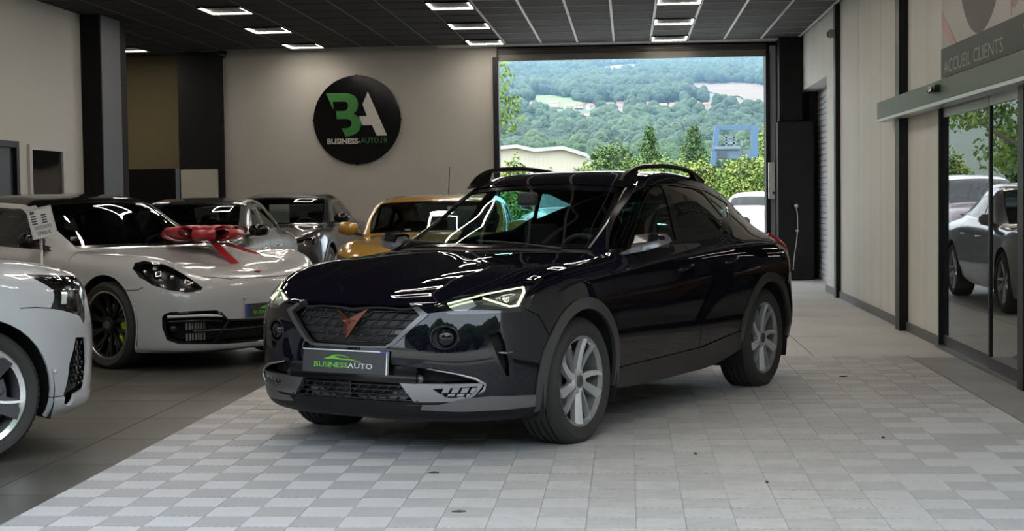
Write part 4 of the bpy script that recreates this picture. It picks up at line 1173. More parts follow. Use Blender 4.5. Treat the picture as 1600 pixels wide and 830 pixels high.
    # radiator slats far inside, catching light
    for k, z in enumerate((.628, .656)):
        rr = Geo()
        for y in np.arange(-.17, .26, .052): rr.add([(.845, y, z-.011), (.845, y+.046, z-.011), (.838, y+.052, z+.011), (.838, y+.006, z+.011)], [(0, 1, 2, 3)])
        rr.build('radiator_plate', mat('radiator', (.16, .16, .165), .5, .4), gb)
    # badge: a pointed copper emblem of five facets
    bx = .012
    bd = Geo()
    def e(y, z, d=0): return (gx(y, z) + bx + d, y, z)
    for s in (1, -1):
        P = [(0, .722), (s*.100, .775), (s*.055, .712), (s*.03, .668), (0, .622), (0, .690), (s*.035, .725)]
        V = [e(0, .722, .010), e(s*.100, .775), e(s*.052, .712), e(s*.03, .668, .004), e(0, .622), e(0, .69, .012), e(s*.022, .705, .012)]
        Fs = [(0, 1, 2), (0, 2, 6), (6, 2, 3), (6, 3, 5), (5, 3, 4), (0, 6, 5)]
        bd.add(V, Fs if s > 0 else [f[::-1] for f in Fs])
        W = [(x-.012, y, z) for x, y, z in (V[0], V[1], V[2], V[3], V[4])]
        o5 = [V[0], V[1], V[2], V[3], V[4]] + W
        ee = [(0, 1), (1, 2), (2, 3), (3, 4)]
        bd.add(o5, [(b, a, a+5, b+5) for a, b in ee] if s > 0 else [(a, b, b+5, a+5) for a, b in ee])
    bd.build('badge', copper, gb)
    # round radar lenses in the bumper
    fg = K.cut([(.535+.068*math.cos(a), .637+.058*math.sin(a)) for a in [2*math.pi*i/28 for i in range(28)]], 'front', front)
    for s in (1, -1):
        d = fg.copy().push(-.03).build('fog_lamp', M['plastic'], car, 0, 0, s)
        fg.copy().build('fog_lamp_rim', paint, d, .035, -.002, s) if False else None
        g = Geo()
        nrm = Vector((.86, s*.5, .05)).normalized()
        g.lathe([(0, .030), (.02, .028), (.038, .020), (.048, .006), (.05, -.01)], 2, 28)
        q = nrm.to_track_quat('Z', 'Y')
        Mx = Matrix.Translation(Vector((.800, s*.535, .637))) @ q.to_matrix().to_4x4()
        g.xf(Mx).build('lens_dome', M['black'], d, fixn=True)
        g = Geo()
        ring = [Vector((.066*math.cos(2*math.pi*i/28), .058*math.sin(2*math.pi*i/28), .0)) for i in range(29)]
        ps = []
        for v in ring:
            yy = .535 + v.x; zz = .637 + v.y
            xx = .817 - (yy-.535)*.43
            ps.append((xx, s*yy, zz))
        g.tube(ps, .006, 6, cap=False); g.build('lens_ring', paint, d)
    # corner vents
    vt = K.cut([(.700, .650), (.725, .672), (.765, .676), (.790, .60), (.802, .50), (.799, .425), (.774, .415)], 'front', front)
    for s in (1, -1):
        d = vt.copy().push(-.045).build('corner_vent', M['dark'], car, 0, 0, s)
        vt.build('vent_wall', M['black'], d, .05, 0, s) if False else None
        edge = vt.copy(); edge.cut([(.722, .648), (.760, .660), (.776, .60), (.788, .50), (.787, .437), (.779, .433)], 'front')
        edge.build('vent_frame', M['black'], d, .045, .001, s)
        g = Geo(); g.box(.56, .655, min(s*.745, s*.80), max(s*.745, s*.80), .553, .559); g.build('vent_fin', silver, d)
    # lower intake, silver blades
    li = K.cut([(-.01, .497), (.31, .497), (.468, .480), (.60, .452), (.665, .428), (.706, .396), (.70, .385), (.66, .345), (.64, .332), (.50, .300), (.40, .27), (-.01, .27)], 'front', front)
    blade = li.cut([(.305, .405), (.695, .407), (.69, .385), (.66, .345), (.64, .332), (.50, .300), (.40, .27), (.395, .285)], 'front')
    hole = blade.cut([(.475, .380), (.672, .392), (.670, .372), (.632, .336), (.545, .330)], 'front')
    lb = li.copy().push(-.06).build('lower_intake', M['dark'], car, 0)
    li2 = Geo()
    for z in np.arange(.292, .40, .024):
        li2.tube([(.885 - .16*abs(y)**1.9, y, z) for y in np.linspace(-.42+(z-.29)*.8, .42-(z-.29)*.8, 13)], .0045, 5)
    for r_, z in enumerate(np.arange(.292, .376, .024)):
        for y in np.arange(-.40, .38, .058):
            yy = y + (.03 if r_ % 2 else 0)
            li2.tube([(.885-.16*abs(yy)**1.9, yy, z), (.885-.16*abs(yy+.03)**1.9, yy+.03, z+.024)], .004, 4)
    li2.build('grille_lattice', mat('lattice_black', (.03, .03, .032), .25, .5), lb)
    for k, z in enumerate((.318, .352)):
        rr = Geo()
        for y in np.arange(-.30, .30, .062):
            if -.14 < y < -.02: continue
            rr.add([(.83, y, z-.013), (.83, y+.052, z-.013), (.826, y+.06, z+.012), (.826, y+.008, z+.012)], [(0, 1, 2, 3)])
        rr.build('radiator_plate', mat('radiator', (.16, .16, .165), .5, .4), lb)
    g = Geo(); g.box(.84, .885, -.10, .0, .30, .40, .006); g.build('radar_box', M['black'], lb)
    bar = Geo()
    bar.loft([[(.893-.10*abs(y)**2-.0, y, .405), (.897-.10*abs(y)**2, y, .44), (.885-.10*abs(y)**2, y, .49), (.84, y, .49), (.84, y, .405)] for y in np.linspace(-.40, .40, 13)])
    bar.build('crossbar', M['black'], lb, autosmooth=R(30), fixn=True)
    for s in (1, -1):
        for y in (.345, .405):
            q = Geo(); xx = .885 - .16*y**1.9
            q.cyl((xx-.02, s*y, .425), (xx+.008, s*y*.995, .425), .019 if y < .4 else .024, 14); q.build('parking_sensor', mat('sensor', (.10, .10, .10), .25, .6), lb)
        b = blade.build('bumper_blade', silver, car, .03, .004, s)
        hole.copy().push(-.035).build('blade_recess', M['dark'], b, 0, 0, s)
        f = Geo()
        def bp(y, z): return (.853 - .52*(y-.44) - .012, s*y, z)
        for k in range(4):
            y0 = .505 + k*.042
            f.add([bp(y0, .356), bp(y0+.030, .358), bp(y0+.042, .383), bp(y0+.010, .381)], [(0, 1, 2, 3)])
            if k < 3: f.add([bp(y0+.025, .339), bp(y0+.055, .340), bp(y0+.062, .352), bp(y0+.030, .351)], [(0, 1, 2, 3)])
        f.build('blade_fins', silver, b)
        low.build('bumper_corner_trim', mat('corner_grey', (.16, .16, .165), .36, .6), car, .02, .008, s)
        t = Geo()
        P = [(.862, .45, .482), (.80, .60, .455), (.752, .672, .430), (.722, .712, .402), (.725, .705, .372), (.745, .68, .352)]
        t.tube([(x, s*y, z) for x, y, z in P], [.003, .006, .008, .009, .008, .003], 6); t.build('chrome_trim', silver, b)
    # tail lights
    tl = K.cut([(-3.06, .985), (-3.12, 1.04), (-3.3, 1.04), (-3.4, .99), (-3.4, .90), (-3.2, .90)], 'side', lambda q: q[1] > .58 and q[6] > 18.6)
    for s in (1, -1): tl.build('tail_light', M['red'], car, .02, .012, s)
    K.cut([(-3.6, .0), (-3.6, .40), (-3.0, .44), (-3.0, 0)], 'side', lambda q: q[6] > 20).build('rear_skirt', clad, car, .02, .004)
    # wings and roof in paint, what is left
    bumper = K.half(lambda q: q[6] < 7.2 and q[0] > .34)
    bumper.build('front_bumper', paint, car, .02)
    tail = K.half(lambda q: q[6] > 18.0)
    tail.build('tailgate', paint, car, .02)
    roof = K.half(lambda q: 12.9 < q[6] < 18.1 and q[7] < 2.6)
    roof.build('roof', paint, car, 0)
    K.build('body_shell', paint, car, .015)
    # roof rails
    for s in (1, -1):
        g = Geo()
        P = [(-1.17, .53, 1.415), (-1.25, .53, 1.462), (-1.36, .53, 1.495), (-1.65, .528, 1.518), (-2.0, .522, 1.512), (-2.3, .51, 1.478), (-2.52, .49, 1.418)]
        Q = spline(np.array(P), 6)
        g.tube([(x, s*y, z) for x, y, z in Q], .017, 8, squash=.9)
        g.loft([[(-1.14, s*.555, 1.385), (-1.14, s*.505, 1.39), (-1.34, s*.505, 1.42), (-1.34, s*.555, 1.41)], [(-1.18, s*.545, 1.43), (-1.18, s*.515, 1.43), (-1.40, s*.515, 1.50), (-1.40, s*.545, 1.50)]], smooth=False)
        g.loft([[(-2.56, s*.515, 1.37), (-2.56, s*.465, 1.39), (-2.32, s*.485, 1.44), (-2.32, s*.535, 1.42)], [(-2.50, s*.50, 1.425), (-2.50, s*.475, 1.425), (-2.26, s*.495, 1.487), (-2.26, s*.525, 1.487)]], smooth=False)
        g.build('roof_rail', mat('rail_black', (.003, .003, .003), .3, spec=.2), car, fixn=True, autosmooth=R(40))
        # angular door mirror: black cap over a grey shell that runs down into the foot
        def mring(t, top, bot, x0, x1, yy): return [(x1, yy, bot), (x0, yy, bot+.012), (x0-.005, yy, top-.02), (x0+.02, yy, top), (x1-.035, yy, top-.004), (x1-.008, yy, top-.03)]
        g = Geo(); g.loft([[(x, s*y, z) for x, y, z in r_] for r_ in (mring(0, 1.072, 1.012, -.86, -.745, .805), mring(0, 1.100, 1.005, -.875, -.725, .845), mring(0, 1.112, 1.020, -.885, -.735, .92), mring(0, 1.108, 1.038, -.89, -.765, .975), mring(0, 1.090, 1.052, -.885, -.80, 1.0))], smooth=True)
        mo = g.build('wing_mirror', mat('mirror_cap', (.17, .17, .175), .28, .5, coat=.6), car, fixn=True, autosmooth=R(38))
        g = Geo(); g.loft([[(x, s*y, z) for x, y, z in r_] for r_ in ([(-.72, .835, 1.058), (-.88, .835, 1.064), (-.87, .835, 1.106), (-.745, .835, 1.104)], [(-.728, .92, 1.068), (-.89, .92, 1.072), (-.882, .92, 1.119), (-.755, .92, 1.116)], [(-.79, .995, 1.078), (-.892, .99, 1.08), (-.885, .985, 1.100), (-.805, .985, 1.098)])], smooth=False)
        g.build('mirror_cap', M['black'], mo, fixn=True)
        g = Geo(); g.loft([[(x, s*y, z) for x, y, z in r_] for r_ in ([(-.60, .755, .975), (-.74, .765, .972), (-.74, .775, .985), (-.60, .765, .990)], [(-.69, .82, 1.0), (-.81, .82, 1.004), (-.82, .83, 1.03), (-.70, .83, 1.03)], [(-.735, .88, 1.012), (-.85, .88, 1.016), (-.85, .88, 1.04), (-.74, .88, 1.04)])], smooth=False)
        g.build('mirror_foot', M['grey'], mo, fixn=True)
        g = Geo(); g.box(-.893, -.889, min(s*.835, s*.985), max(s*.835, s*.985), 1.03, 1.098); g.build('mirror_glass', M['chrome'], mo)
    # sharks fin, wipers
    g = Geo(); g.loft([[(-2.52, -.03, 1.42), (-2.75, -.03, 1.39), (-2.75, .03, 1.39), (-2.52, .03, 1.42)], [(-2.68, -.008, 1.47), (-2.76, -.008, 1.47), (-2.76, .008, 1.47), (-2.68, .008, 1.47)]], smooth=False)
    g.build('roof_aerial', M['black'], car, fixn=True)
    for y0, y1 in ((.50, -.12), (-.05, -.62)):
        g = Geo(); g.tube([(-.47, y0, 1.035), (-.50, (y0+y1)/2, 1.062), (-.56, y1, 1.075)], .008, 6); g.build('wiper', M['plastic'], car)
    # plate
    pm = mat('plate_dark', (.035, .037, .04), .38)
    o = plate(car, .925, -.01, .502, -.10, .535, .118, M, pm)
    fr = Geo()
    fr.box(-.016, .003, -.2675, .2675, .056, .063, .001); fr.box(-.016, .003, .262, .2685, -.056, .06, .001)
    fr.build('plate_frame', mat('frame_bright', (.62, .64, .68), .25, .6), o)
    fr = Geo(); fr.box(-.017, .0035, .225, .266, .0555, .0635, .001); fr.build('frame_corner', mat('frame_blue', (.03, .08, .45), .35), o)
    plate_print(o, .118, .535)
    # underbody, liners, cabin, wheels
    g = Geo(); g.box(-3.30, .70, -.62, .62, .20, .34, .03); g.build('underbody', M['dark'], car)
    g = Geo(); g.box(-.60, .78, -.50, .50, .34, .72, .03); g.build('engine_bay', M['dark'], car)
    for (cx, cz) in (AF, AR): arch_liner(car, cx, cz, .42, .56, .885, M)
    seat_set(car, M, xs=-1.55, zc=.50, ztop=1.16, rear=-2.38)
    dashboard(car, M, -.95, -.52, .60, .985, .70, .36, -1.06, .93)
    g = Geo(); g.box(-.99, -.93, -.06, .06, 1.28, 1.36, .015); g.build('rear_view_mirror', M['plastic'], car)
    for x in (0, -2.68):
        for s in (1, -1): wheel(car, x, s*.885, .345, s, .345, .235, .243, 'turbine', M)
    return car
build_hero((-1.0387, 8.5219, 0), -2.02708)
# ------------------------------------------------------------------ the other cars
def build_car(H, loc, rz, label, paint, wb, tr=.345, rim=.24, tw=.235, style='plain', group=None, nt=6, nv=5, roof=None, front=None, rails=False,
              arch=.392, clad=None, mirror_cap=None, mx=-.70, my=None, mz=1.0, glass=None, caliper=None, rim_m=None, rim_face=None, barrel=None, interior=True, aerial=None, x_doors=(-.42, -1.46, -2.25), trim=None, steer=0.0, dlo_v=(3.10, 3.96)):
    M = car_mats(paint, caliper=caliper, rim=rim_m, rim_face=rim_face, barrel=barrel)
    car = empty('car', loc, rz, label, 'car', group)
    H = np.array(H); W = float(H[9:14, 5:8, 1].max())
    K = Skin(body_grid(H, nt, nv))
    zb = float(H[13, 4, 2]); zr = float(H[15, 0, 2]); zs = float(H[13, 8, 2])
    AF = (.0, tr+.005); AR = (-wb, tr+.005)
    for c in (AF, AR): K.cut(circle(c[0], c[1], arch), 'side', sil)
    if clad:
        for c in (AF, AR):
            rg = K.cut(circle(c[0], c[1], arch+.05), 'side', lambda q: q[1] > .55 and q[6] > .8)
            for s in (1, -1): rg.build('wheel_arch_trim', clad, car, .02, .008, s)
        sl = K.cut([(AF[0]-.3, 0), (AF[0]-.3, zs+.13), (AR[0]+.3, zs+.14), (AR[0]+.3, 0)], 'side', sil)
        for s in (1, -1): sl.build('sill_trim', clad, car, .02, .006, s)
    a, b = dlo_v
    out = [(11.55, b+.01), (12.4, a+.12), (13.0, a), (15, a-.02), (17, a+.03), (17.7, a+.2), (17.95, .5*(a+b)), (17.2, b), (15, b+.02), (13, b+.02)]
    dlo = K.cut(out, 'tv')
    inn = [[(11.85, b-.05), (12.5, a+.22), (13.05, a+.08), (14.45, a+.07), (14.35, b-.05), (13, b-.05)],
           [(14.55, b-.05), (14.65, a+.07), (16.6, a+.09), (16.75, b-.06)],
           [(16.95, b-.08), (16.8, a+.10), (17.5, a+.25), (17.75, .5*(a+b))]]
    for k, o in enumerate(inn):
        w = dlo.cut(o, 'tv')
        for s in (1, -1): w.build('side_window' if k < 2 else 'quarter_window', M['glass_dark'] if k else (glass or M['glass']), car, 0, -.005, s)
    for s in (1, -1): dlo.build('window_surround', M['black'] if trim is None else trim, car, .02, -.001, s)
    ws = K.cut([(11.03, -.1), (12.93, -.1), (12.90, 2.22), (11.08, 2.62)], 'tv')
    g_ = ws.cut([(11.14, -.1), (12.82, -.1), (12.78, 2.12), (11.2, 2.50)], 'tv')
    ws.build('windscreen_frit', M['black'], car, .01, -.004); g_.build('windscreen', glass or M['glass'], car, 0, -.005)
    K.cut([(18.10, -.1), (18.93, -.1), (18.93, 1.85), (18.12, 1.80)], 'tv').build('rear_window', M['glass_dark'], car, 0, -.004)
    gap = Skin(polys=[])
    x0, x1, x2 = x_doors
    for ln in ([(x0-.06, zb-.03), (x0, zb-.12), (x0, zs+.3), (x0-.06, zs+.12)], [(x1+.04, zb+.02), (x1, zb-.15), (x1-.06, zs+.12)], [(x2+.12, zb+.03), (x2, zb-.12), (x2+.02, zb-.25), (x2+.14, zs+.36)]):
        gap.join(K.strip(ln, .007, 'side', lambda q: q[1] > .55 and q[6] > 10.5))
    gap.join(K.strip([(10.84, -.1), (10.80, 2.75), (6.75, 2.80)], .035, 'tv'))
    if front: front(K, car, M, paint, gap)
    bn = K.cut([(6.35, -.1), (10.83, -.1), (10.8, 2.76), (6.4, 2.76)], 'tv')
    gap.build('panel_gap', M['dark'], car, 0, -.010)
    bn.build('bonnet', paint, car, .012)
    d = K.cut([(x0-.06, zb-.03), (x0, zb-.12), (x0, zs+.3), (x0-.06, zs+.12), (x1-.06, zs+.12), (x1, zb-.15), (x1+.04, zb+.06), (x0-.3, zb+.06)], 'side', lambda q: q[1] > .5 and q[7] > 3.9)
    d2 = K.cut([(x1-.06, zs+.12), (x1, zb-.15), (x1+.04, zb+.06), (x2+.12, zb+.06), (x2, zb-.12), (x2+.02, zb-.25), (x2+.14, zs+.36), (x2+.3, zs+.12)], 'side', lambda q: q[1] > .5 and q[7] > 3.9)
    for s in (1, -1):
        o = d.build('door', paint, car, .012, 0, s); handle(o, x1+.22, s*(W-.018), zb-.16, s, paint if trim is None else M['chrome'])
        o = d2.build('door', paint, car, .012, 0, s); handle(o, x2+.26, s*(W-.018), zb-.145, s, paint if trim is None else M['chrome'])
    tl = K.cut([(1e9, 0)] if False else [(19.9, 2.4), (20.75, 2.2), (20.75, 4.9), (19.9, 5.2)], 'tv')
    for s in (1, -1): tl.build('tail_light', M['red'], car, .02, .006, s)
    K.half(lambda q: 12.9 < q[6] < 18.1 and q[7] < 2.7).build('roof', roof or paint, car, 0)
    K.half(lambda q: q[6] > 18.0).build('tailgate', paint, car, .015)
    K.half(lambda q: q[6] < 6.9 and q[0] > .34).build('front_bumper', paint, car, .015)
    K.build('body_shell', paint, car, .012)
    xf = float(H[4, 0, 0]); xr = float(H[23, 0, 0])
    g = Geo(); g.box(xr+.25, xf-.2, -W*.62, W*.62, zs-.03, zs+.1, .03); g.build('underbody', M['dark'], car)
    g = Geo(); g.box(-.45, xf-.22, -.50, .50, zs+.1, float(H[7, 0, 2])-.09, .03); g.build('engine_bay', M['dark'], car)
    for (cx, cz) in (AF, AR): arch_liner(car, cx, cz, arch+.02, W-.36, W-.02, M)
    if interior:
        zt = float(H[13, 0, 2])
        seat_set(car, M, xs=-1.5, zc=zs+.26, ys=W*.39, ztop=zt-.22, rear=-2.2 if wb < 2.7 else -2.45)
        dashboard(car, M, -.95, -.56, zs+.3, float(H[11, 0, 2])-.05, W*.75, W*.39)
    mm = mirror_cap or paint
    for s in (1, -1): mirror(car, mx, s*(my or W*.89), mz, s, M, mm)
    if rails:
        for s in (1, -1):
            g = Geo(); P = [H[13, 3] + (0, -.06, .02), H[14, 3] + (0, -.05, .09), H[15, 3] + (0, -.05, .11), H[16, 3] + (0, -.05, .11), H[17, 3] + (0, -.05, .10), H[18, 3] + (.05, -.03, .03)]
            g.tube([(x, s*y, z) for x, y, z in spline(np.array(P), 4)], .017, 6); g.build('roof_rail', M['grey'], car)
    if aerial:
        g = Geo(); g.tube([aerial, (aerial[0]-.16, aerial[1], aerial[2]+.30)], [.006, .0035], 6); g.build('roof_aerial', M['plastic'], car)
    for x in (0, -wb):
        for s in (1, -1): wheel(car, x, s*(W-.012), tr, s, tr, tw, rim, style, M, steer if x == 0 else 0)
    return car

white = mat('paint_white', (.46, .47, .485), .30, coat=1.0, coat_rough=.02)
# --- low white sports saloon with the red bow
def front_saloon(K, car, M, paint, gap):
    fr = lambda q: q[0] > .15
    hl = K.cut([(.885, .807), (.851, .848), (.81, .867), (.75, .838), (.668, .755), (.585, .655), (.605, .626), (.708, .620), (.80, .643), (.866, .68), (.893, .74)], 'front', fr)
    for s in (1, -1):
        h = hl.copy().push(-.05).build('headlight', mat('lamp_dark', (.012, .012, .013), .25, .3), car, 0, 0, s)
        hl.build('headlight_lens', M['lens'], h, 0, -.001, s)
        e_ = hl.copy(); e_.cut([(.868, .80), (.845, .83), (.81, .848), (.75, .82), (.675, .745), (.605, .655), (.615, .64), (.705, .634), (.79, .656), (.85, .69), (.876, .74)], 'front')
        e_.build('lamp_bezel', M['black'], h, .03, -.002, s)
        for k, (x, y, z, r_) in enumerate(((.48, .79, .80, .026), (.40, .83, .775, .022), (.60, .72, .735, .024), (.53, .775, .715, .022), (.50, .79, .755, .034))):
            g = Geo(); g.ball((x-.012, s*y, z), (r_*.8, r_, r_), 12, 8); g.build('projector', M['chrome'] if k < 4 else M['black'], h)
    it = K.cut([(.845, .43), (.835, .458), (.805, .474), (.656, .478), (.50, .474), (.455, .455), (.40, .40), (-.01, .385), (-.01, .20), (.44, .203), (.755, .222), (.82, .255), (.843, .35)], 'front', fr)
    fr_ = it.copy(); inn = fr_.cut([(.828, .43), (.80, .458), (.656, .462), (.50, .458), (.46, .44), (.41, .385), (-.01, .37), (-.01, .215), (.44, .217), (.745, .236), (.805, .265), (.826, .35)], 'front')
    b = inn.copy().push(-.09).build('lower_intake', M['dark'], car, 0)
    fr_.build('intake_frame', M['black'], b, .06, .001)
    for s in (1, -1):
        g = Geo()
        P = [(.652, .82, .435), (.76, .70, .438), (.835, .56, .435), (.865, .44, .425)]
        g.tube([(x-.01, s*y, z) for x, y, z in spline(np.array(P), 4)], [.012]*12 + [.008], 8); g.build('light_strip', mat('drl_off', (.62, .62, .66), .3), b)
        g = Geo(); g.tube([(x-.012, s*y, z-.038) for x, y, z in spline(np.array(P), 4)], .010, 8); g.build('intake_bar', M['black'], b)
        for z in (.245, .33):
            for k in range(7):
                y0 = .70 - k*.022
                g = Geo(); g.box(.70-.1*(y0-.62), .72-.1*(y0-.62), min(s*y0, s*(y0-.010)), max(s*y0, s*(y0-.010)), z, z+.055); g.build('radiator_fin', mat('radiator', (.16, .16, .165), .5), b) if k == -1 else None
        f = Geo()
        for z in (.245, .33):
            for k in range(7):
                y0 = .71 - k*.022; xx = .735 + (.71-y0)*.35
                f.box(xx-.01, xx, min(s*y0, s*(y0-.010)), max(s*y0, s*(y0-.010)), z, z+.055)
        tag(f.build('radiator_fins', mat('radiator_l', (.30, .30, .31), .5, .4), b), kind='stuff')
        g = Geo(); g.tube([(.76, s*.66, .318), (.84, s*.48, .318), (.86, s*.40, .318)], .007, 6); g.build('intake_bar', mat('intake_grey', (.08, .08, .085), .3, .4), b)
        g = Geo(); g.tube([(.845, s*.495, .46), (.862, s*.40, .39), (.83, s*.52, .225)], .012, 6); g.build('intake_strut', M['black'], b)
        g = Geo(); g.ball((.66, s*.775, .34), (.03, .035, .035), 12, 8); g.build('parking_sensor', M['black'], b)
    g = Geo(); g.tube([(.868, -.40, .315), (.885, 0, .318), (.868, .40, .315)], .010, 6); g.build('intake_bar', M['black'], b)
    gap.join(K.strip([(.25, .636), (.40, .640), (.45, .663)], .007, 'side', lambda q: q[1] > .8))
    gap.join(K.strip([(.834, -.02), (.830, .14), (.812, .33), (.74, .55)], .006, 'top', lambda q: q[2] > .60))
    g = Geo(); g.ball((.757, 0, .752), (.028, .022, .012), 14, 8); g.build('bonnet_badge', mat('badge_red', (.30, .05, .04), .3, .6), car)
    # number plate with the dealer's lettering and the blue band
    o = plate(car, .905, 0, .455, -.06, .50, .11, M, mat('plate_dark', (.035, .037, .04)))
    g = Geo(); g.box(.0, .001, -.25, -.232, -.053, .053); g.build('plate_band', mat('frame_blue', (.03, .08, .45)), o)
    plate_print(o, .11, .50)
    for y, z in ((.77, .52), (.25, .56)):
        for s in (1, -1):
            g = Geo(); xx = .72 if y > .5 else .888; g.ball((xx, s*y, z), (.012, .012, .012), 8, 5); g.build('parking_sensor', paint, car) if y < .5 else None
lime = mat('caliper_lime', (.42, .62, .02), .4)
sal = build_car(remap(SEDAN), (-3.614, 12.613, 0), -.6191, 'low white sports saloon with lime green brake calipers and a red bow', white, 2.88, .350, .268, .27, 'dark_ten', nt=9, nv=8,
    roof=mat('roof_black', (.006, .006, .007), .10, coat=.3), front=front_saloon, arch=.398, mirror_cap=mat('gloss_black', (.006, .006, .007)), mx=-.98, mz=.985, caliper=lime, barrel=mat('barrel_black', (.008, .008, .008), .5, .3), rim_m=mat('rim_black', (.012, .012, .013), .3, .5), rim_face=mat('rim_lip', (.45, .43, .38), .3, .9),
    x_doors=(-.50, -1.62, -2.5), glass=glass_mat('car_glass_d2', (.30, .36, .35)))
# stickers behind its windscreen
g = Geo(); g.box(-.86, -.855, -.66, -.59, 1.005, 1.04); g.build('windscreen_sticker', mat('paper', (.5, .55, .52), .6), sal)
# --- white crossover cut by the left edge
def front_suv(K, car, M, paint, gap):
    fr = lambda q: q[0] > .12
    hl = K.cut([(.819, .962), (.726, .942), (.52, .925), (.54, .86), (.70, .80), (.745, .70), (.765, .675), (.785, .72), (.878, .778)], 'front', fr)
    for s in (1, -1):
        h = hl.copy().push(-.05).build('headlight', mat('lamp_dark', (.012, .012, .013), .25, .3), car, 0, 0, s)
        hl.build('headlight_lens', M['lens'], h, 0, -.001, s)
        e_ = hl.copy(); e_.cut([(.80, .948), (.726, .926), (.55, .912), (.56, .87), (.71, .815), (.76, .735), (.775, .735), (.855, .782)], 'front')
        e_.build('lamp_bezel', M['black'], h, .03, -.002, s)
        for k in range(9):
            y = .80 - .03*(k % 5); z = .93 - .025*(k//5) - .012*(k % 5)*.4
            g = Geo(); g.ball((.40+(.8-y)*1.3, s*y*.99, z), (.012, .012, .012), 8, 6); g.build('projector', mat('led_warm', (.75, .62, .38), .2, .8), h)
        g = Geo(); g.box(.46, .54, min(s*.74, s*.82), max(s*.74, s*.82), .79, .86, .01); g.build('reflector', M['chrome'], h)
    vt = K.cut([(.822, .612), (.754, .604), (.735, .46), (.752, .325), (.815, .305), (.820, .25), (.848, .262), (.860, .324), (.852, .483)], 'front', fr)
    for s in (1, -1):
        b = vt.copy().push(-.035).build('corner_vent', M['black'], car, 0, 0, s)
        g = Geo()
        for i in range(9):
            for j in range(2):
                z = .36 + i*.027; y = .755 + .025*j + (.012 if i % 2 else 0)
                x = .655 - (y-.755)*1.35 - .024
                g.loft([[(x, s*(y-.009), z), (x, s*y, z+.012), (x, s*(y+.009), z), (x, s*y, z-.012)], [(x+.006, s*(y-.006), z), (x+.006, s*y, z+.008), (x+.006, s*(y+.006), z), (x+.006, s*y, z-.008)]], smooth=False)
        tag(g.build('vent_mesh', mat('vent_grey', (.10, .10, .105), .25, .5), b, fixn=True), kind='stuff')
    gl = K.cut([(-.01, .84), (.50, .83), (.56, .74), (.50, .52), (.36, .44), (-.01, .44)], 'front', fr)
    b = gl.copy().push(-.05).build('grille', mat('grille_dark', (.012, .012, .013), .5), car, 0)
    e_ = gl.copy(); e_.cut([(-.01, .82), (.485, .81), (.54, .735), (.485, .535), (.35, .46), (-.01, .46)], 'front'); e_.build('grille_frame', M['black'], b, .05, .006)
    g = Geo()
    for z in np.arange(.49, .80, .045): g.tube([(.86-.17*abs(y)**2, y, z) for y in np.linspace(-.46, .46, 9)], .008, 5)
    tag(g.build('grille_bars', M['black'], b), kind='stuff')
    sp = K.half(lambda q: q[2] < .30 and q[0] > .36 and q[6] < 3.2 and q[2] > .0)
    sp.build('front_lip', paint, car, .02, .006)
    gap.join(K.strip([(.238, .792), (.33, .79), (.43, .779)], .006, 'side', lambda q: q[1] > .7))
    gap.join(K.strip([(.33, .312), (.40, .31), (.49, .309)], .006, 'side', lambda q: q[1] > .7))
    for s in (1, -1): g = Geo(); g.ball((.425, s*.886, .446), (.012, .010, .014), 10, 6); g.build('parking_sensor', mat('paint_white', (.62, .63, .64)), car)
suv_rim = mat('rim_dark2', (.05, .05, .055), .35, .6)
build_car(remap(SUVB), (-3.945, 8.139, 0), .7845, 'white crossover cut off by the left edge with two-tone five-spoke wheel', white, 2.68, .350, .262, .245, 'five_blade', nt=9, nv=8, front=front_suv, arch=.398, mx=-.72, mz=1.12, rails=True, rim_m=suv_rim, rim_face=mat('alloy_cut', (.75, .75, .76), .22, 1.0))
# --- silver hatchback, grey coupe crossover and mustard car before the back wall, all nose out
def front_plain(hz):
    def f(K, car, M, paint, gap):
        fr = lambda q: q[0] > .15
        z0 = hz
        hl = K.cut([(.80, z0+.10), (.62, z0+.055), (.47, z0+.0), (.50, z0-.055), (.70, z0-.05), (.80, z0-.0)], 'front', fr)
        for s in (1, -1):
            h = hl.copy().push(-.04).build('headlight', mat('lamp_shell', (.10, .10, .105), .3, .4), car, 0, 0, s); hl.build('headlight_lens', M['lens'], h, 0, -.001, s)
            g = Geo(); g.ball((.58, s*.66, z0+.01), (.03, .035, .03), 10, 6); g.build('projector', M['chrome'], h)
        gl = K.cut([(-.01, z0+.02), (.38, z0+.02), (.40, z0-.06), (.30, z0-.16), (-.01, z0-.16)], 'front', fr)
        b = gl.copy().push(-.03).build('grille', M['dark'], car, 0)
        g = Geo()
        for k in range(4): g.tube([(float(xq(y)), y, z0-.13+k*.04) for y in np.linspace(-.30, .30, 7)], .007, 5)
        tag(g.build('grille_bars', M['grey'], b), kind='stuff')
        lo = K.cut([(-.01, z0-.26), (.55, z0-.25), (.62, z0-.40), (-.01, z0-.42)], 'front', fr); lo.copy().push(-.03).build('lower_intake', M['dark'], car, 0)
    def xq(y): return .83 - .18*abs(y)**2
    return f
silver_p = mat('paint_silver', (.125, .13, .135), .30, .55, coat=1.0, coat_rough=.02)
build_car(remap(HATCH), (-4.98, 16.10, 0), R(-90), 'small silver hatchback with dark roof behind the white sports saloon', silver_p, 2.42, .315, .21, .2, 'plain', roof=mat('roof_grey_dark', (.045, .045, .045), .2, .4, coat=1), front=front_plain(.68), arch=.36, mirror_cap=mat('gloss_black', (.006, .006, .007)), mx=-.66, mz=.965, trim=mat('chrome_trim', (.5, .5, .5), .15, 1.0), x_doors=(-.42, -1.36, -2.0))
grey_p = mat('paint_grey', (.032, .033, .039), .28, .5, coat=1.0, coat_rough=.02)
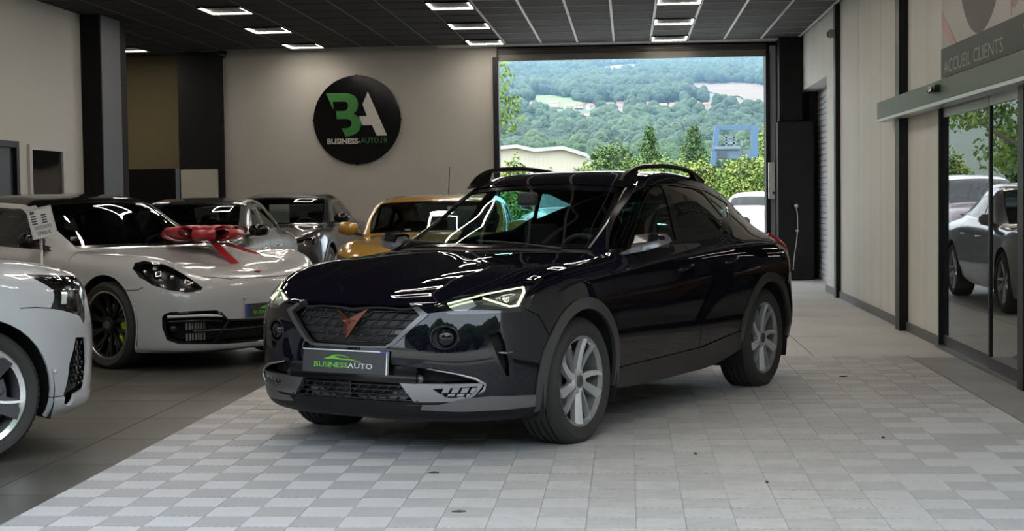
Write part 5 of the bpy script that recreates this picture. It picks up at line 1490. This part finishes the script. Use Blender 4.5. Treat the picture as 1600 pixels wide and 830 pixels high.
cp = build_car(remap(COUPE), (-4.86, 20.10, 0), R(-90), 'dark grey coupe crossover with paper behind its windscreen by the back wall', grey_p, 2.62, .35, .245, .24, 'plain', front=front_plain(.74), arch=.40, mirror_cap=mat('gloss_black', (.006, .006, .007)), mx=-.70, mz=1.035, trim=mat('chrome_trim', (.5, .5, .5)), clad=mat('black_plastic', (.022, .022, .024)))
g = Geo(); g.box(-.88, -.87, -.12, .16, 1.00, 1.26); o = g.build('price_sheet', mat('paper_grey', (.20, .205, .195), .6), cp)
must = mat('paint_mustard', (.42, .235, .035), .30, .1, coat=1.0, coat_rough=.02)
ms = build_car(remap(MINI), (-1.97, 14.75, 0), R(-90), 'mustard yellow small car with a roof aerial by the back wall', must, 2.45, .32, .215, .2, 'plain', front=front_plain(.71), arch=.37, mx=-.62, mz=1.0, aerial=(-2.0, .0, 1.37), x_doors=(-.42, -1.36, -2.02))
g = Geo(); g.box(-.86, -.85, .12, .42, 1.0, 1.24); g.build('price_sheet', mat('paper_grey', (.42, .43, .41)), ms)
g = Geo(); g.box(-.56, -.55, -.28, -.22, .995, 1.02); g.build('windscreen_sticker', mat('paper', (.5, .55, .52)), ms)
# --- cars mirrored in the glass door: silver grey saloon in the lane, two-tone crossover beyond the opening
build_car(remap(SALOON), (.36, 16.9, 0), R(-90), 'silver grey saloon parked in the lane behind the dark crossover', mat('paint_silver2', (.25, .26, .28), .3, .5, coat=1.0), 2.82, .335, .24, .23, 'turbine', front=front_plain(.66), arch=.38, mx=-.78, mz=.97, trim=mat('chrome_trim', (.5, .5, .5)), x_doors=(-.46, -1.6, -2.45))
build_car(remap(SUVB), (-1.0, 26.9, 0), R(-95), 'dark red crossover with white roof outside behind the opening', mat('paint_wine', (.10, .03, .045), .3, .2, coat=1.0), 2.68, .35, .25, .24, 'plain', roof=white, front=front_plain(.84), rails=True, mx=-.72, mz=1.12, interior=False)
build_car(remap(HATCH), (3.55, 35.5, 0), R(70), 'small white car outside seen over the tail of the crossover', white, 2.42, .315, .21, .2, 'plain', nt=4, nv=4, front=front_plain(.68), arch=.36, mx=-.66, mz=.965, interior=False)
build_car(remap(MINI), (3.72, 29.8, 0), R(165), 'white car outside with its bonnet against the right frame of the opening', white, 2.45, .32, .215, .2, 'plain', nt=4, nv=4, front=front_plain(.71), arch=.37, mx=-.62, mz=1.0, interior=False)

# --- red bow on the saloon's bonnet
bow = empty('bow', (-3.614, 12.613, 0), -.6191, 'large shiny red ribbon bow lying below the white saloon windscreen', 'bow')
red = mat('ribbon_red', (.34, .006, .016), .32, coat=.3)
bx0 = Vector((-.34, .35, .955))
def loop(a, L, w, h, tilt, name='loop'):
    g = Geo(); n = 14; V = []
    ca, sa = math.cos(a), math.sin(a)
    for i in range(n+1):
        t = 2*math.pi*i/n
        r_ = L*(.5 - .5*math.cos(t)); hh = h*math.sin(t)*(.55+.45*(r_/L)) + tilt*r_
        ww = w*(.45 + .55*r_/L)
        for q in (-.5, .5):
            V.append((bx0.x + r_*ca - q*ww*sa, bx0.y + r_*sa + q*ww*ca, bx0.z + max(hh + h*.9, .012 + .02*q)))
    F = [(2*i, 2*i+1, 2*i+3, 2*i+2) for i in range(n)]
    g.add(V, F, True); o = g.build(name, red, bow)
    m = o.modifiers.new('t', 'SOLIDIFY'); m.thickness = .003
for k in range(7): loop(2*math.pi*k/7 + .2, .36, .20, .06, .10 + .08*(k % 2))
for k in range(5): loop(2*math.pi*k/5 + .5, .25, .17, .055, .34, 'loop')
g = Geo(); g.ball((bx0.x, bx0.y, bx0.z+.13), (.05, .05, .035), 12, 8); g.build('knot', red, bow)
for a, L in ((-.35, 1.05), (.55, .85)):
    g = Geo(); V = []
    for i in range(11):
        t = i/10; x = bx0.x + .08 + L*t*math.cos(a)*.75; y = bx0.y + L*t*math.sin(a)*.9
        z = .955 - .10*max(0, t-.05) - .10*t*t + .010*math.sin(9*t) + .012
        V += [(x, y-.045, z), (x, y+.045, z)]
    g.add(V, [(2*i, 2*i+1, 2*i+3, 2*i+2) for i in range(10)], True); g.build('tail', red, bow)
# --- price sign on its pole between the two white cars
ps = empty('price_sign', (-4.21, 10.72, 0), R(24), 'price sign in a silver frame on a pole beside the white saloon', 'sign')
alu_f = mat('sign_frame', (.42, .41, .38), .35, .7)
tilt = Matrix.Translation((0, 0, 1.19)) @ Matrix.Rotation(R(-12), 4, 'Y') @ Matrix.Rotation(R(-14), 4, 'X') @ Matrix.Scale(.83, 4)
def sgeo(build): g = Geo(); build(g); return g.xf(tilt)
W_, H_ = .094, .124
fr_o = sgeo(lambda g: (g.box(-W_-.012, W_+.012, -.008, .006, -H_-.012, -H_), g.box(-W_-.012, W_+.012, -.008, .006, H_, H_+.012), g.box(-W_-.012, -W_, -.008, .006, -H_, H_), g.box(W_, W_+.012, -.008, .006, -H_, H_))).build('sign_frame', alu_f, ps)
sh = sgeo(lambda g: g.box(-W_, W_, -.003, .004, -H_, H_)).build('price_sheet', mat('paper_white', (.60, .59, .60), .6), ps)
ink = mat('ink', (.06, .06, .08), .6)
def bars(g):
    g.box(-W_+.012, -W_+.05, -.0045, -.0035, .085, .112)
    for k in range(4):
        g.box(-W_+.012, -W_+.056, -.0045, -.0035, .058-.022*k, .072-.022*k); g.box(.005, .048, -.0045, -.0035, .058-.022*k, .072-.022*k)
    for k in range(3): g.box(-W_+.02, W_-.02, -.0045, -.0035, -.030-.011*k, -.026-.011*k)
tag(sgeo(bars).build('printed_rows', ink, sh), kind='stuff')
V, Fc, w_ = text_geo('37900 €', .045, .0004, .0006)
g = Geo(); g.add([(-.060+v[0]*(.115/w_), v[1]-.0045, v[2]-.108) for v in V], Fc); g.xf(tilt).build('lettering', ink, sh)
g = Geo(); g.cyl((-.01, .01, .02), (-.01, .01, 1.08), .011, 12); g.build('pole', alu_f, ps)
g = Geo(); g.lathe([(0, .022), (.12, .018), (.14, .006), (.14, 0), (0, 0)], 2, 28); g.build('base', alu_f, ps, fixn=True, autosmooth=R(30))
# ------------------------------------------------------------------ the valley beyond the rear opening
GZ = [(60, 0), (250, 0), (430, 1.5), (550, 7), (700, 15), (900, 28), (1100, 43), (1150, 55), (1300, 71), (1400, 80), (1500, 90), (1700, 110), (2100, 145), (2600, 198), (3200, 264), (4000, 352), (4700, 440)]
GY, GH = [g[0] for g in GZ], [g[1] for g in GZ]
def gz(x, y):
    return float(np.interp(y, GY, GH)) + (0 if y < 1500 else .004*(y-1500)*math.sin(x*.006 + y*.003))
def leafmat(name, stops, scale=.12, rough=.6, bump=None):
    """foliage colour that varies from clump to clump"""
    if name in MATS: return MATS[name]
    m = bpy.data.materials.new(name); m.use_nodes = True
    nt = m.node_tree; b = nt.nodes['Principled BSDF']; b.inputs['Roughness'].default_value = rough; b.inputs['Specular IOR Level'].default_value = .25
    geo = nt.nodes.new('ShaderNodeNewGeometry'); no = nt.nodes.new('ShaderNodeTexNoise'); no.inputs['Scale'].default_value = scale; no.inputs['Detail'].default_value = 5; no.inputs['Roughness'].default_value = .7
    nt.links.new(geo.outputs['Position'], no.inputs['Vector'])
    r = nt.nodes.new('ShaderNodeValToRGB'); e = r.color_ramp.elements
    e[0].position = .30; e[0].color = (*stops[0], 1); e[1].position = .72; e[1].color = (*stops[-1], 1)
    for k, c in enumerate(stops[1:-1]): q = e.new(.30 + .42*(k+1)/(len(stops)-1)); q.color = (*c, 1)
    nt.links.new(no.outputs['Fac'], r.inputs['Fac']); nt.links.new(r.outputs['Color'], b.inputs['Base Color'])
    if bump:
        n2 = nt.nodes.new('ShaderNodeTexNoise'); n2.inputs['Scale'].default_value = bump[0]; n2.inputs['Detail'].default_value = 3; n2.inputs['Roughness'].default_value = .6
        nt.links.new(geo.outputs['Position'], n2.inputs['Vector'])
        bp = nt.nodes.new('ShaderNodeBump'); bp.inputs['Strength'].default_value = 1.0; bp.inputs['Distance'].default_value = bump[1]
        nt.links.new(n2.outputs['Fac'], bp.inputs['Height']); nt.links.new(bp.outputs['Normal'], b.inputs['Normal'])
    MATS[name] = m
    return m
wood_m = leafmat('wood_leaves', [(.010, .028, .016), (.030, .072, .032), (.078, .135, .045)], .03, bump=(.9, 2.2))
far_m = leafmat('hill_leaves', [(.009, .025, .018), (.026, .058, .032), (.062, .105, .045)], .010, bump=(.5, 3.5))
grass_m = leafmat('valley_grass', [(.02, .036, .013), (.03, .048, .018), (.04, .055, .022)], .02)
# terrain
g = Geo(); nx, ny = 40, 60
YS = [62 + (4700-62)*(k/ny)**1.6 for k in range(ny+1)]
for y in YS:
    for i in range(nx+1):
        x = (-.42 + .84*i/nx)*y
        g.v.append((x, y, gz(x, y) - .1))
for j in range(ny):
    for i in range(nx): g.f.append((j*(nx+1)+i, j*(nx+1)+i+1, (j+1)*(nx+1)+i+1, (j+1)*(nx+1)+i)); g.sm.append(True); g.mi.append(0)
valley = st(g.build('valley_ground', grass_m))
def ico(sub):
    bm = bmesh.new(); bmesh.ops.create_icosphere(bm, subdivisions=sub, radius=1)
    V = np.array([v.co[:] for v in bm.verts]); bm.verts.index_update(); F = np.array([[v.index for v in f.verts] for f in bm.faces]); bm.free(); return V, F
IV, IF = ico(4); JV, JF = ico(2)
def crown(rng, n=7, sub=True, tall=1.0):
    """a bumpy tree crown of n clumps, unit size (height about 1, standing on z = 0)"""
    V = []; F = []; b = 0
    BV, BF = (IV, IF) if sub else (JV, JF)
    for k in range(n):
        a = rng.uniform(0, 6.28); r_ = rng.uniform(.05, .30) if k else 0
        c = np.array([r_*math.cos(a), r_*math.sin(a), (.30 + .45*rng.random()) * tall if k else .5*tall])
        s = rng.uniform(.20, .30) if k else .36
        P = BV.copy()
        P *= (1 + .14*np.sin(P[:, :1]*5+k*2)*np.cos(P[:, 1:2]*5+k) + (.08*np.sin(P[:, 2:3]*13+k*3)*np.cos(P[:, :1]*14+k) + .05*np.sin(P[:, 1:2]*23+k)*np.cos(P[:, 2:3]*25) if sub else 0))
        P = P * np.array([s, s, s*1.05*tall]) + c
        V.append(P); F.append(BF + b); b += len(P)
    return np.concatenate(V), np.concatenate(F)
def np_mesh(name, V, F, smooth=True):
    me = bpy.data.meshes.new(name); n = len(F)
    me.vertices.add(len(V)); me.vertices.foreach_set('co', V.astype(np.float32).ravel())
    me.loops.add(n*3); me.loops.foreach_set('vertex_index', F.astype(np.int32).ravel())
    me.polygons.add(n); me.polygons.foreach_set('loop_start', np.arange(0, n*3, 3, dtype=np.int32)); me.polygons.foreach_set('use_smooth', np.full(n, smooth))
    me.update(calc_edges=True); return me
rng = random.Random(11)
variants = [crown(rng, rng.randint(7, 10), True, rng.choice([1, 1, 1.25])) for _ in range(7)]
vm = [np_mesh('crown', *v) for v in variants]
for m in vm: m.materials.append(wood_m)
simple = [crown(rng, 4, False, rng.choice([1, 1.2, 1.5])) for _ in range(6)]; lone = [crown(rng, 1, False, rng.choice([1.0, 1.3, 1.7])) for _ in range(6)]
sx = lambda px, y: (px - 978)/2387.0*y
HZ = lambda px: 297 + .0128*(979-px)
def ground_at(px, py):
    """the point of the terrain seen in the direction (px, py)"""
    y = 300.0
    while y < 4700:
        x = sx(px, y)
        if 1.34 + (HZ(px)-py)/2387.0*y <= gz(x, y): break
        y += 6
    return sx(px, y), y
MEADOW = [(826, 143), (858, 141), (894, 147), (911, 158), (909, 166), (877, 165), (848, 163), (838, 154)]
STUBBLE = [(1056, 121), (1085, 124), (1112, 126), (1150, 124), (1180, 127), (1215, 137), (1240, 150), (1215, 154), (1182, 158), (1164, 156), (1150, 147), (1128, 148), (1098, 138), (1075, 129)]
FARF = [(918, 105), (945, 98.5), (990, 95.5), (1003, 98), (990, 102), (960, 105.5)]
def inside(p, poly):
    c = False; n = len(poly); x, y = p
    for i in range(n):
        (x0, y0), (x1, y1) = poly[i], poly[(i+1) % n]
        if (y0 > y) != (y1 > y) and x < (x1-x0)*(y-y0)/(y1-y0) + x0: c = not c
    return c
HS = [(796, 166, 11), (826, 164, 12), (850, 168, 10), (866, 163, 11), (888, 168, 10), (904, 165, 9), (925, 166, 13), (950, 164, 11), (972, 168, 9), (1016, 164, 12), (1034, 167, 8), (1053, 165, 13), (1080, 163, 10), (1092, 166, 9), (1106, 166, 13), (1152, 165, 9), (917, 184, 9)]
def blocked(px_, py_):
    z = gz(px_, py_); u_ = 978 + px_/py_*2387
    for zz in (z+2, z+6, z+10):
        v = HZ(u_) - (zz-1.34)/py_*2387
        if any(inside((u_, v), f) for f in (MEADOW, STUBBLE, FARF)): return True
        if py_ > 700 and any(abs(u_-h[0]) < 11 and h[1]-13 < v < h[1]-5 for h in HS): return True
    return False
cand = []
y = 420.0
while y < 4650:
    step = 8.2 if y < 1150 else 8.5 + (y-1150)*.0032
    x = -.15*y
    while x < .19*y:
        px_, py_ = x + rng.uniform(-.45, .45)*step, y + rng.uniform(-.45, .45)*step
        x += step
        if 1140 < py_ < 1330 and rng.random() < .15: continue
        if blocked(px_, py_): continue
        cand.append((px_, py_))
    y += step*.9
single = []; bulk = []
for (px_, py_) in cand:
    vis = -.084 < px_/py_ < .094
    (single if (py_ < 1000 and vis and len(single) < 300) else bulk).append((px_, py_))
for (px_, py_) in single:
    s = rng.uniform(8, 12.5)
    o = put('broadleaf_tree', rng.choice(vm), None, None, (px_, py_, gz(px_, py_) - s*.12), (0, 0, rng.uniform(0, 6.3)))
    o.scale = (s*rng.uniform(.85, 1.15), s*rng.uniform(.85, 1.15), s)
    tag(o, 'rounded broadleaf tree in the wood on the valley floor below the village', 'tree', 'broadleaf trees of the valley wood')
BV = []; BF = []; b = 0
for (px_, py_) in bulk:
    V, F = simple[rng.randrange(6)] if py_ < 1700 else lone[rng.randrange(6)]
    s = rng.uniform(8, 12.5) if py_ < 1700 else rng.uniform(9, 16)
    a = rng.uniform(0, 6.28); c_, s_ = math.cos(a), math.sin(a)
    P = np.stack([(V[:, 0]*c_ - V[:, 1]*s_)*s*1.15 + px_, (V[:, 0]*s_ + V[:, 1]*c_)*s*1.15 + py_, V[:, 2]*s + gz(px_, py_) - s*.15], 1)
    BV.append(P); BF.append(F + b); b += len(V)
o = put('forest', np_mesh('forest', np.concatenate(BV), np.concatenate(BF)), far_m, valley)
tag(o, 'dense forest covering the hillside behind the village', None, kind='stuff')
# fields as turf sheets a little above the ground
def field(name, pts, m, label, cat):
    g = Geo()
    n = len(pts); cx = sum(p[0] for p in pts)/n; cy = sum(p[1] for p in pts)/n
    rings = []
    for k in range(1, 7): rings.append([(cx+(x-cx)*k/6, cy+(y-cy)*k/6) for x, y in pts])
    V = [(cx, cy, gz(cx, cy)+1.0)] + [(x, y, gz(x, y)+1.0) for r_ in rings for x, y in r_]
    F = [(0, 1+i, 1+(i+1) % n) for i in range(n)] + [(1+k*n+i, 1+(k+1)*n+i, 1+(k+1)*n+(i+1) % n, 1+k*n+(i+1) % n) for k in range(5) for i in range(n)]
    g.add(V, F, True); o = g.build(name, m, valley, fixn=True); tag(o, label)
def seen(poly): return [ground_at(*q) for q in poly]
field('meadow', seen(MEADOW), leafmat('meadow_grass', [(.045, .085, .015), (.06, .105, .02), (.085, .12, .028)], .02), 'light green meadow on the slope above the village houses', 'field')
field('stubble_field', seen(STUBBLE), leafmat('stubble', [(.055, .033, .014), (.075, .047, .022), (.10, .068, .036)], .02), 'tan harvested field sloping down on the right hillside', 'field')
field('stubble_field', seen(FARF), leafmat('stubble', []), 'small pale field high on the far hillside', 'field')
# village houses
ordn = ['first', 'second', 'third', 'fourth', 'fifth', 'sixth', 'seventh', 'eighth', 'ninth', 'tenth', 'eleventh', 'twelfth', 'thirteenth', 'fourteenth', 'fifteenth', 'sixteenth', 'lowest']
roofc = [(.26, .11, .075), (.30, .15, .10), (.22, .10, .075)]
for k, (px_, py, w) in enumerate(HS):
    x, yy = ground_at(px_, py); z = gz(x, yy)
    h = empty('house', (x, yy, z), rng.uniform(-.5, .5), 'white walled house with reddish roof, %s' % (ordn[k] + ' from left in the hillside village' if k < 16 else 'alone among the trees below the village'), 'house', 'village houses')
    h.scale = (.78, .78, .66)
    hh = 5.5 + rng.uniform(-.6, .8); d = 4.2
    g = Geo(); g.box(-w/2, w/2, -d, d, -3, hh); g.prism([(-d, hh), (d, hh), (0, hh+2.2)], 0, -w/2, w/2); g.build('walls', mat('house_wall', (.40, .36, .32), .8), h)
    g = Geo(); n_ = .25
    for s in (1, -1): g.add([(-w/2-.3, s*(d+.4), hh-.2), (w/2+.3, s*(d+.4), hh-.2), (w/2+.3, 0, hh+2.35), (-w/2-.3, 0, hh+2.35), (-w/2-.3, s*(d+.4), hh-.05), (w/2+.3, s*(d+.4), hh-.05), (w/2+.3, 0, hh+2.55), (-w/2-.3, 0, hh+2.55)], [(0, 1, 2, 3), (4, 5, 6, 7), (0, 1, 5, 4), (0, 3, 7, 4), (1, 2, 6, 5)])
    g.build('roof', mat('house_roof%d' % (k % 3), roofc[k % 3], .8), h, fixn=True)
    g = Geo()
    for q in (-.28, .22): g.box(w*q-.5, w*q+.5, -d-.06, -d+.02, 2.6, 4.0)
    for q, wx in ((0, -.28), (1, .22)):
        f = Geo(); f.box(w*wx-.5, w*wx+.5, -d-.06, -d+.02, 2.6, 4.0); f.build('window', mat('house_window', (.08, .09, .10), .2), h)
_lx, _ly = ground_at(974, 161)
g0 = empty('shed', (_lx, _ly, gz(_lx, _ly)), 0, 'long pale flat building above the village houses', 'building')
g = Geo(); g.box(-7.5, 7.5, -3, 3, -3, 3.6); g.build('walls', mat('house_wall', (.62, .57, .50)), g0); g = Geo(); g.box(-7.8, 7.8, -3.3, 3.3, 3.6, 4.4); g.build('roof', mat('house_roof1', roofc[1]), g0)
# cream warehouse with two gables
WY = 125.0
X = lambda px: sx(px, WY)
Zp = lambda py: 1.34 + (299.5-py)/2387.0*WY
wh = empty('warehouse', (X(840), WY, 0), 0, 'cream warehouse with two shallow white gables beyond the shrubs', 'warehouse')
ox = X(840)
prof = [(X(700), Zp(236)), (X(760), Zp(229)), (X(806), Zp(225.5)), (X(834), Zp(232)), (X(878), Zp(229)), (X(915), Zp(241))]
poly = [(x-ox, z) for x, z in prof]; poly = [(poly[0][0], 0)] + poly + [(poly[-1][0], 0)]
g = Geo(); g.prism(poly, 1, 0, 26)
wm = mat('warehouse_cream', (.52, .465, .36), .7)
g.build('walls', wm, wh)
for a, b in zip(prof[:-1], prof[1:]):
    g = Geo(); g.loft([[(a[0]-ox, -.5, a[1]-.02), (a[0]-ox, 26.5, a[1]-.02), (a[0]-ox, 26.5, a[1]+.28), (a[0]-ox, -.5, a[1]+.28)], [(b[0]-ox, -.5, b[1]-.02), (b[0]-ox, 26.5, b[1]-.02), (b[0]-ox, 26.5, b[1]+.28), (b[0]-ox, -.5, b[1]+.28)]], smooth=False)
    g.build('roof_slab', mat('warehouse_roof', (.36, .34, .32), .6), wh, fixn=True)
for k in range(30):
    x = poly[1][0] + (poly[-2][0]-poly[1][0])*(k+.5)/30
    g = Geo(); g.box(x-.025, x+.025, -.02, .02, 0, float(np.interp(x, [q[0] for q in poly[1:-1]], [q[1] for q in poly[1:-1]]))-.1); g.build('cladding_rib', wm, wh)
# blue gantry
GYY = 190.0
gx_ = lambda px: sx(px, GYY)
gzz = lambda py: 1.34 + (296-py)/2387.0*GYY
gt = empty('gantry', (gx_(1143), GYY, 0), 0, 'light blue steel gantry with machinery above the hedge', 'gantry')
ox = gx_(1143)
bl = mat('gantry_blue', (.055, .115, .19), .5); bl2 = mat('gantry_pale', (.13, .17, .21), .5)
def beam(p, q, w, name='beam', m=bl, d=.9):
    g = Geo(); (x0, z0), (x1, z1) = p, q
    dx, dz = x1-x0, z1-z0; L = math.hypot(dx, dz); nx_, nz_ = -dz/L*w/2, dx/L*w/2
    g.prism([(x0-nx_, z0-nz_), (x1-nx_, z1-nz_), (x1+nx_, z1+nz_), (x0+nx_, z0+nz_)], 1, -d/2, d/2); g.build(name, m, gt)
P_ = lambda px, py: (gx_(px)-ox, gzz(py))
beam((gx_(1102)-ox, .0), P_(1117, 193), .62, 'leg'); beam(P_(1113, 196), P_(1178, 196), .52, 'beam', bl, .7); beam((gx_(1176)-ox, 0), P_(1173, 193), .85, 'leg')
beam(P_(1110, 226.5), P_(1152, 226.5), .34, 'beam', bl2, 1.0); beam(P_(1112, 229.5), P_(1150, 229.5), .18, 'beam', mat('gantry_dark', (.04, .05, .07), .6), 1.1)
beam(P_(1112, 237), P_(1170, 237), 1.0, 'deck', mat('gantry_mid', (.075, .12, .165), .5), .78); beam(P_(1118, 238), P_(1130, 238), .8, 'cab', mat('gantry_dark', (.04, .05, .07)), 1.2)
for a, b, w in (((1124, 211), (1143, 211), .2), ((1126, 215), (1147, 215), .18), ((1126, 220), (1146, 220), .22), ((1130, 225), (1130, 209), .2), ((1142, 225), (1142, 209), .2), ((1154, 224), (1154, 216), .25)):
    beam(P_(*a), P_(*b), w, 'machinery', bl2, .6)
for k in range(9): beam(P_(1108+k*1.6, 226), P_(1108+k*1.6, 217), .05, 'rail_post', bl2, .1)
beam(P_(1107, 217.5), P_(1122, 217.5), .06, 'rail', bl2, .1)
# leafy shrubs and trees close behind the yard
def leaves(rng, blobs, n, size, name):
    """leaf cards scattered through ellipsoids (cx, cy, cz, rx, ry, rz)"""
    tot = sum(b[3]*b[5] for b in blobs); V = []
    for b in blobs:
        for _ in range(int(n*b[3]*b[5]/tot)):
            while True:
                p = Vector((rng.uniform(-1, 1), rng.uniform(-1, 1), rng.uniform(-1, 1)))
                if .25 < p.length < 1: break
            p = p * (p.length**-.45)*(1+.12*math.sin(p.x*9+b[0])*math.sin(p.z*8))
            c = Vector((b[0]+p.x*b[3], b[1]+p.y*b[4], b[2]+p.z*b[5]))
            nrm = (p*.8 + Vector((rng.uniform(-1, 1), rng.uniform(-1, 1), rng.uniform(-.3, 1)))).normalized()
            a = nrm.cross(Vector((rng.uniform(-1, 1), rng.uniform(-1, 1), rng.uniform(-1, 1)))).normalized(); d = nrm.cross(a)
            s = size*rng.uniform(.6, 1.3)
            V += [c - a*s*.5, c + d*s*.32, c + a*s*.5, c - d*s*.32]
    V = np.array([v[:] for v in V])
    me = bpy.data.meshes.new(name); n_ = len(V)//4
    me.vertices.add(len(V)); me.vertices.foreach_set('co', V.astype(np.float32).ravel()); me.loops.add(n_*4); me.loops.foreach_set('vertex_index', np.arange(n_*4, dtype=np.int32))
    me.polygons.add(n_); me.polygons.foreach_set('loop_start', np.arange(0, n_*4, 4, dtype=np.int32)); me.update(calc_edges=True)
    return me
green = leafmat('shrub_leaves', [(.045, .09, .016), (.095, .155, .028), (.17, .215, .042), (.27, .28, .06)], 1.1)
green_d = leafmat('tree_leaves', [(.03, .075, .02), (.07, .13, .035), (.13, .19, .05)], .9)
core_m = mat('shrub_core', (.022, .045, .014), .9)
bark = mat('bark', (.09, .07, .05), .9, bump=(8, .5))
def plant(name, px_, Y_, top, w, label, n=2600, m=None, size=.085, shape='round', cat='shrub'):
    x = sx(px_, Y_); zt = 1.34 + (296-top)/2387.0*Y_; W = w/2387.0*Y_
    t = empty(name, (x, Y_, -.02), 0, label, cat)
    r = random.Random(int(px_*7+top))
    if shape == 'column': blobs = [(0, 0, zt*.30, W*.5, W*.5, zt*.32), (0, 0, zt*.62, W*.42, W*.42, zt*.30), (0, 0, zt*.84, W*.2, W*.2, zt*.16)]
    else:
        blobs = [(0, 0, zt*.5, W*.42, W*.35, zt*.5)]
        for k in range(max(4, int(W/.5))): blobs.append((r.uniform(-.38, .38)*W, r.uniform(-.2, .2)*W, zt*r.uniform(.45, .78), W*.16+.15, W*.14+.15, zt*.22))
    tag(put('leaves', leaves(r, blobs, int(n*2.4), size, 'leaves'), m or green, t), kind='stuff')
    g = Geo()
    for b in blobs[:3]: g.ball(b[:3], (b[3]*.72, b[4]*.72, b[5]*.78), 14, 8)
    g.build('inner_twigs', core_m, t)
    g = Geo(); g.tube([(0, 0, 0), (.03, .02, zt*.5)], [.07, .04], 8); g.build('trunk', bark, t)
plant('shrub', 800, 40, 233, 62, 'yellow green shrub at the left edge of the opening, before the warehouse', 2600)
plant('shrub', 852, 41, 255, 66, 'low green shrub before the warehouse wall', 2000)
plant('shrub', 910, 42, 246, 70, 'low spreading shrub left of the round tree', 2600)
plant('tree', 953, 48, 213, 112, 'round bushy green tree in the middle of the opening', 5200, green_d, .10, cat='tree')
plant('tree', 1012, 50, 187, 44, 'slender pale green tree standing taller than the hedge', 3600, green_d, .09, 'column', 'tree')
plant('shrub', 1032, 44, 236, 80, 'rounded bright green shrub right of the slender tree', 3200)
plant('shrub', 990, 43, 240, 84, 'green shrub between the round tree and the slender tree', 3000)
plant('shrub', 1058, 45, 238, 70, 'green shrub before the dark pointed tree', 2600)
plant('conifer', 1080, 52, 188, 56, 'dark pointed tree left of the blue gantry', 4000, leafmat('conifer_leaves', [(.02, .06, .02), (.05, .10, .03), (.09, .14, .04)], 1.1), .09, 'column', 'tree')
plant('hedge_bush', 1090, 42, 240, 90, 'dense green bush behind the roof rail of the dark crossover', 4200)
plant('hedge_bush', 1150, 41, 238, 96, 'dense yellow green bush below the blue gantry', 4800)
plant('hedge_bush', 1205, 42, 236, 70, 'dense bush at the right frame of the opening', 3400)
plant('tree', 1198, 56, 168, 46, 'light green tree by the right frame of the opening', 3600, None, .10, 'column', 'tree')
plant('hedge_bush', 1262, 43, 235, 96, 'dense bush hidden right of the opening frame', 1500)
# large leafy tree left of the opening, mirrored in the glass door
bt = empty('tree', (-6.5, 42.0, 0), 0, 'large leafy tree just left of the opening, its branches at the frame', 'tree')
r = random.Random(5)
blobs = [(r.uniform(-2.6, 2.5), r.uniform(-1.8, 1.8), r.uniform(2.4, 7.0), r.uniform(.7, 1.2), r.uniform(.7, 1.2), r.uniform(.5, .9)) for _ in range(34)]
tag(put('leaves', leaves(r, blobs, 22000, .15, 'leaves'), leafmat('bright_leaves', [(.06, .12, .02), (.14, .22, .04), (.26, .34, .07)], .8), bt), kind='stuff')
g = Geo(); g.tube([(0, 0, -.05), (.05, 0, 1.2), (-.05, .05, 2.6), (.1, 0, 4.2), (.05, 0, 5.8)], [.26, .21, .17, .11, .05], 12); g.build('trunk', bark, bt)
for a, z, L in ((.3, 2.0, 2.3), (2.6, 2.4, 2.4), (4.2, 2.9, 1.8), (1.4, 3.4, 1.7), (5.4, 3.0, 2.0), (3.4, 4.0, 1.7)):
    g = Geo(); g.tube([(0, 0, z), (L*.5*math.cos(a), L*.5*math.sin(a), z+.45), (L*math.cos(a), L*math.sin(a), z+1.1)], [.10, .07, .03], 8); g.build('branch', bark, bt)
for px_, Y_, top in ((600, 50, 200), (480, 52, 215), (380, 48, 222)):
    plant('hedge_bush', px_, Y_, top, 130, 'bush out of sight beyond the back wall, %s' % {600: 'nearest the opening', 480: 'middle one', 380: 'farthest left'}[px_], 2200, green_d, .2)
# thin haze over the valley
hz = Geo(); hz.box(-900, 900, 260, 4900, -40, 600)
hm_ = bpy.data.materials.new('valley_haze'); hm_.use_nodes = True
nt = hm_.node_tree; nt.nodes.remove(nt.nodes['Principled BSDF'])
vs = nt.nodes.new('ShaderNodeVolumeScatter'); vs.inputs['Color'].default_value = (.36, .66, 1.0, 1); vs.inputs['Density'].default_value = .000105; vs.inputs['Anisotropy'].default_value = .2
nt.links.new(vs.outputs[0], nt.nodes['Material Output'].inputs['Volume'])
o = hz.build('haze', hm_); tag(o, 'thin blue haze hanging over the valley', 'haze', kind='stuff')

# trees and a low hall added unseen behind the camera to darken reflections
for k, (x, y, s) in enumerate(((-17, -17, 8), (-10.5, -18, 9.5), (-4, -16.5, 8.5), (3, -18, 9), (9.5, -16, 8), (16, -17.5, 9.5), (23, -15, 8.5), (29, -8, 9), (-25, -12, 9))):
    o = put('reflection_tree', vm[k % 7], None, None, (x, y, -.9), (0, 0, k*1.3)); o.scale = (s*1.25, s*1.0, s*1.35)
    tag(o, 'unseen broadleaf tree added across the forecourt to darken reflections, %s of nine counted from the showroom side' % ordn[k], 'tree', 'added reflection trees')
hb = empty('hall', (0, -27, 0), 0, 'unseen long grey hall added across the forecourt to darken reflections', 'building')  # added out of view to cover sky in the car reflections
g = Geo(); g.box(-30, 30, -8, 0, -.1, 6.2); g.build('walls', mat('hall_grey', (.16, .165, .17), .6), hb)
for k in range(9):
    g = Geo(); g.box(-27+k*6.4, -23+k*6.4, -.02, .05, 2.0, 4.0); g.build('window', mat('house_window', (.08, .09, .10)), hb)
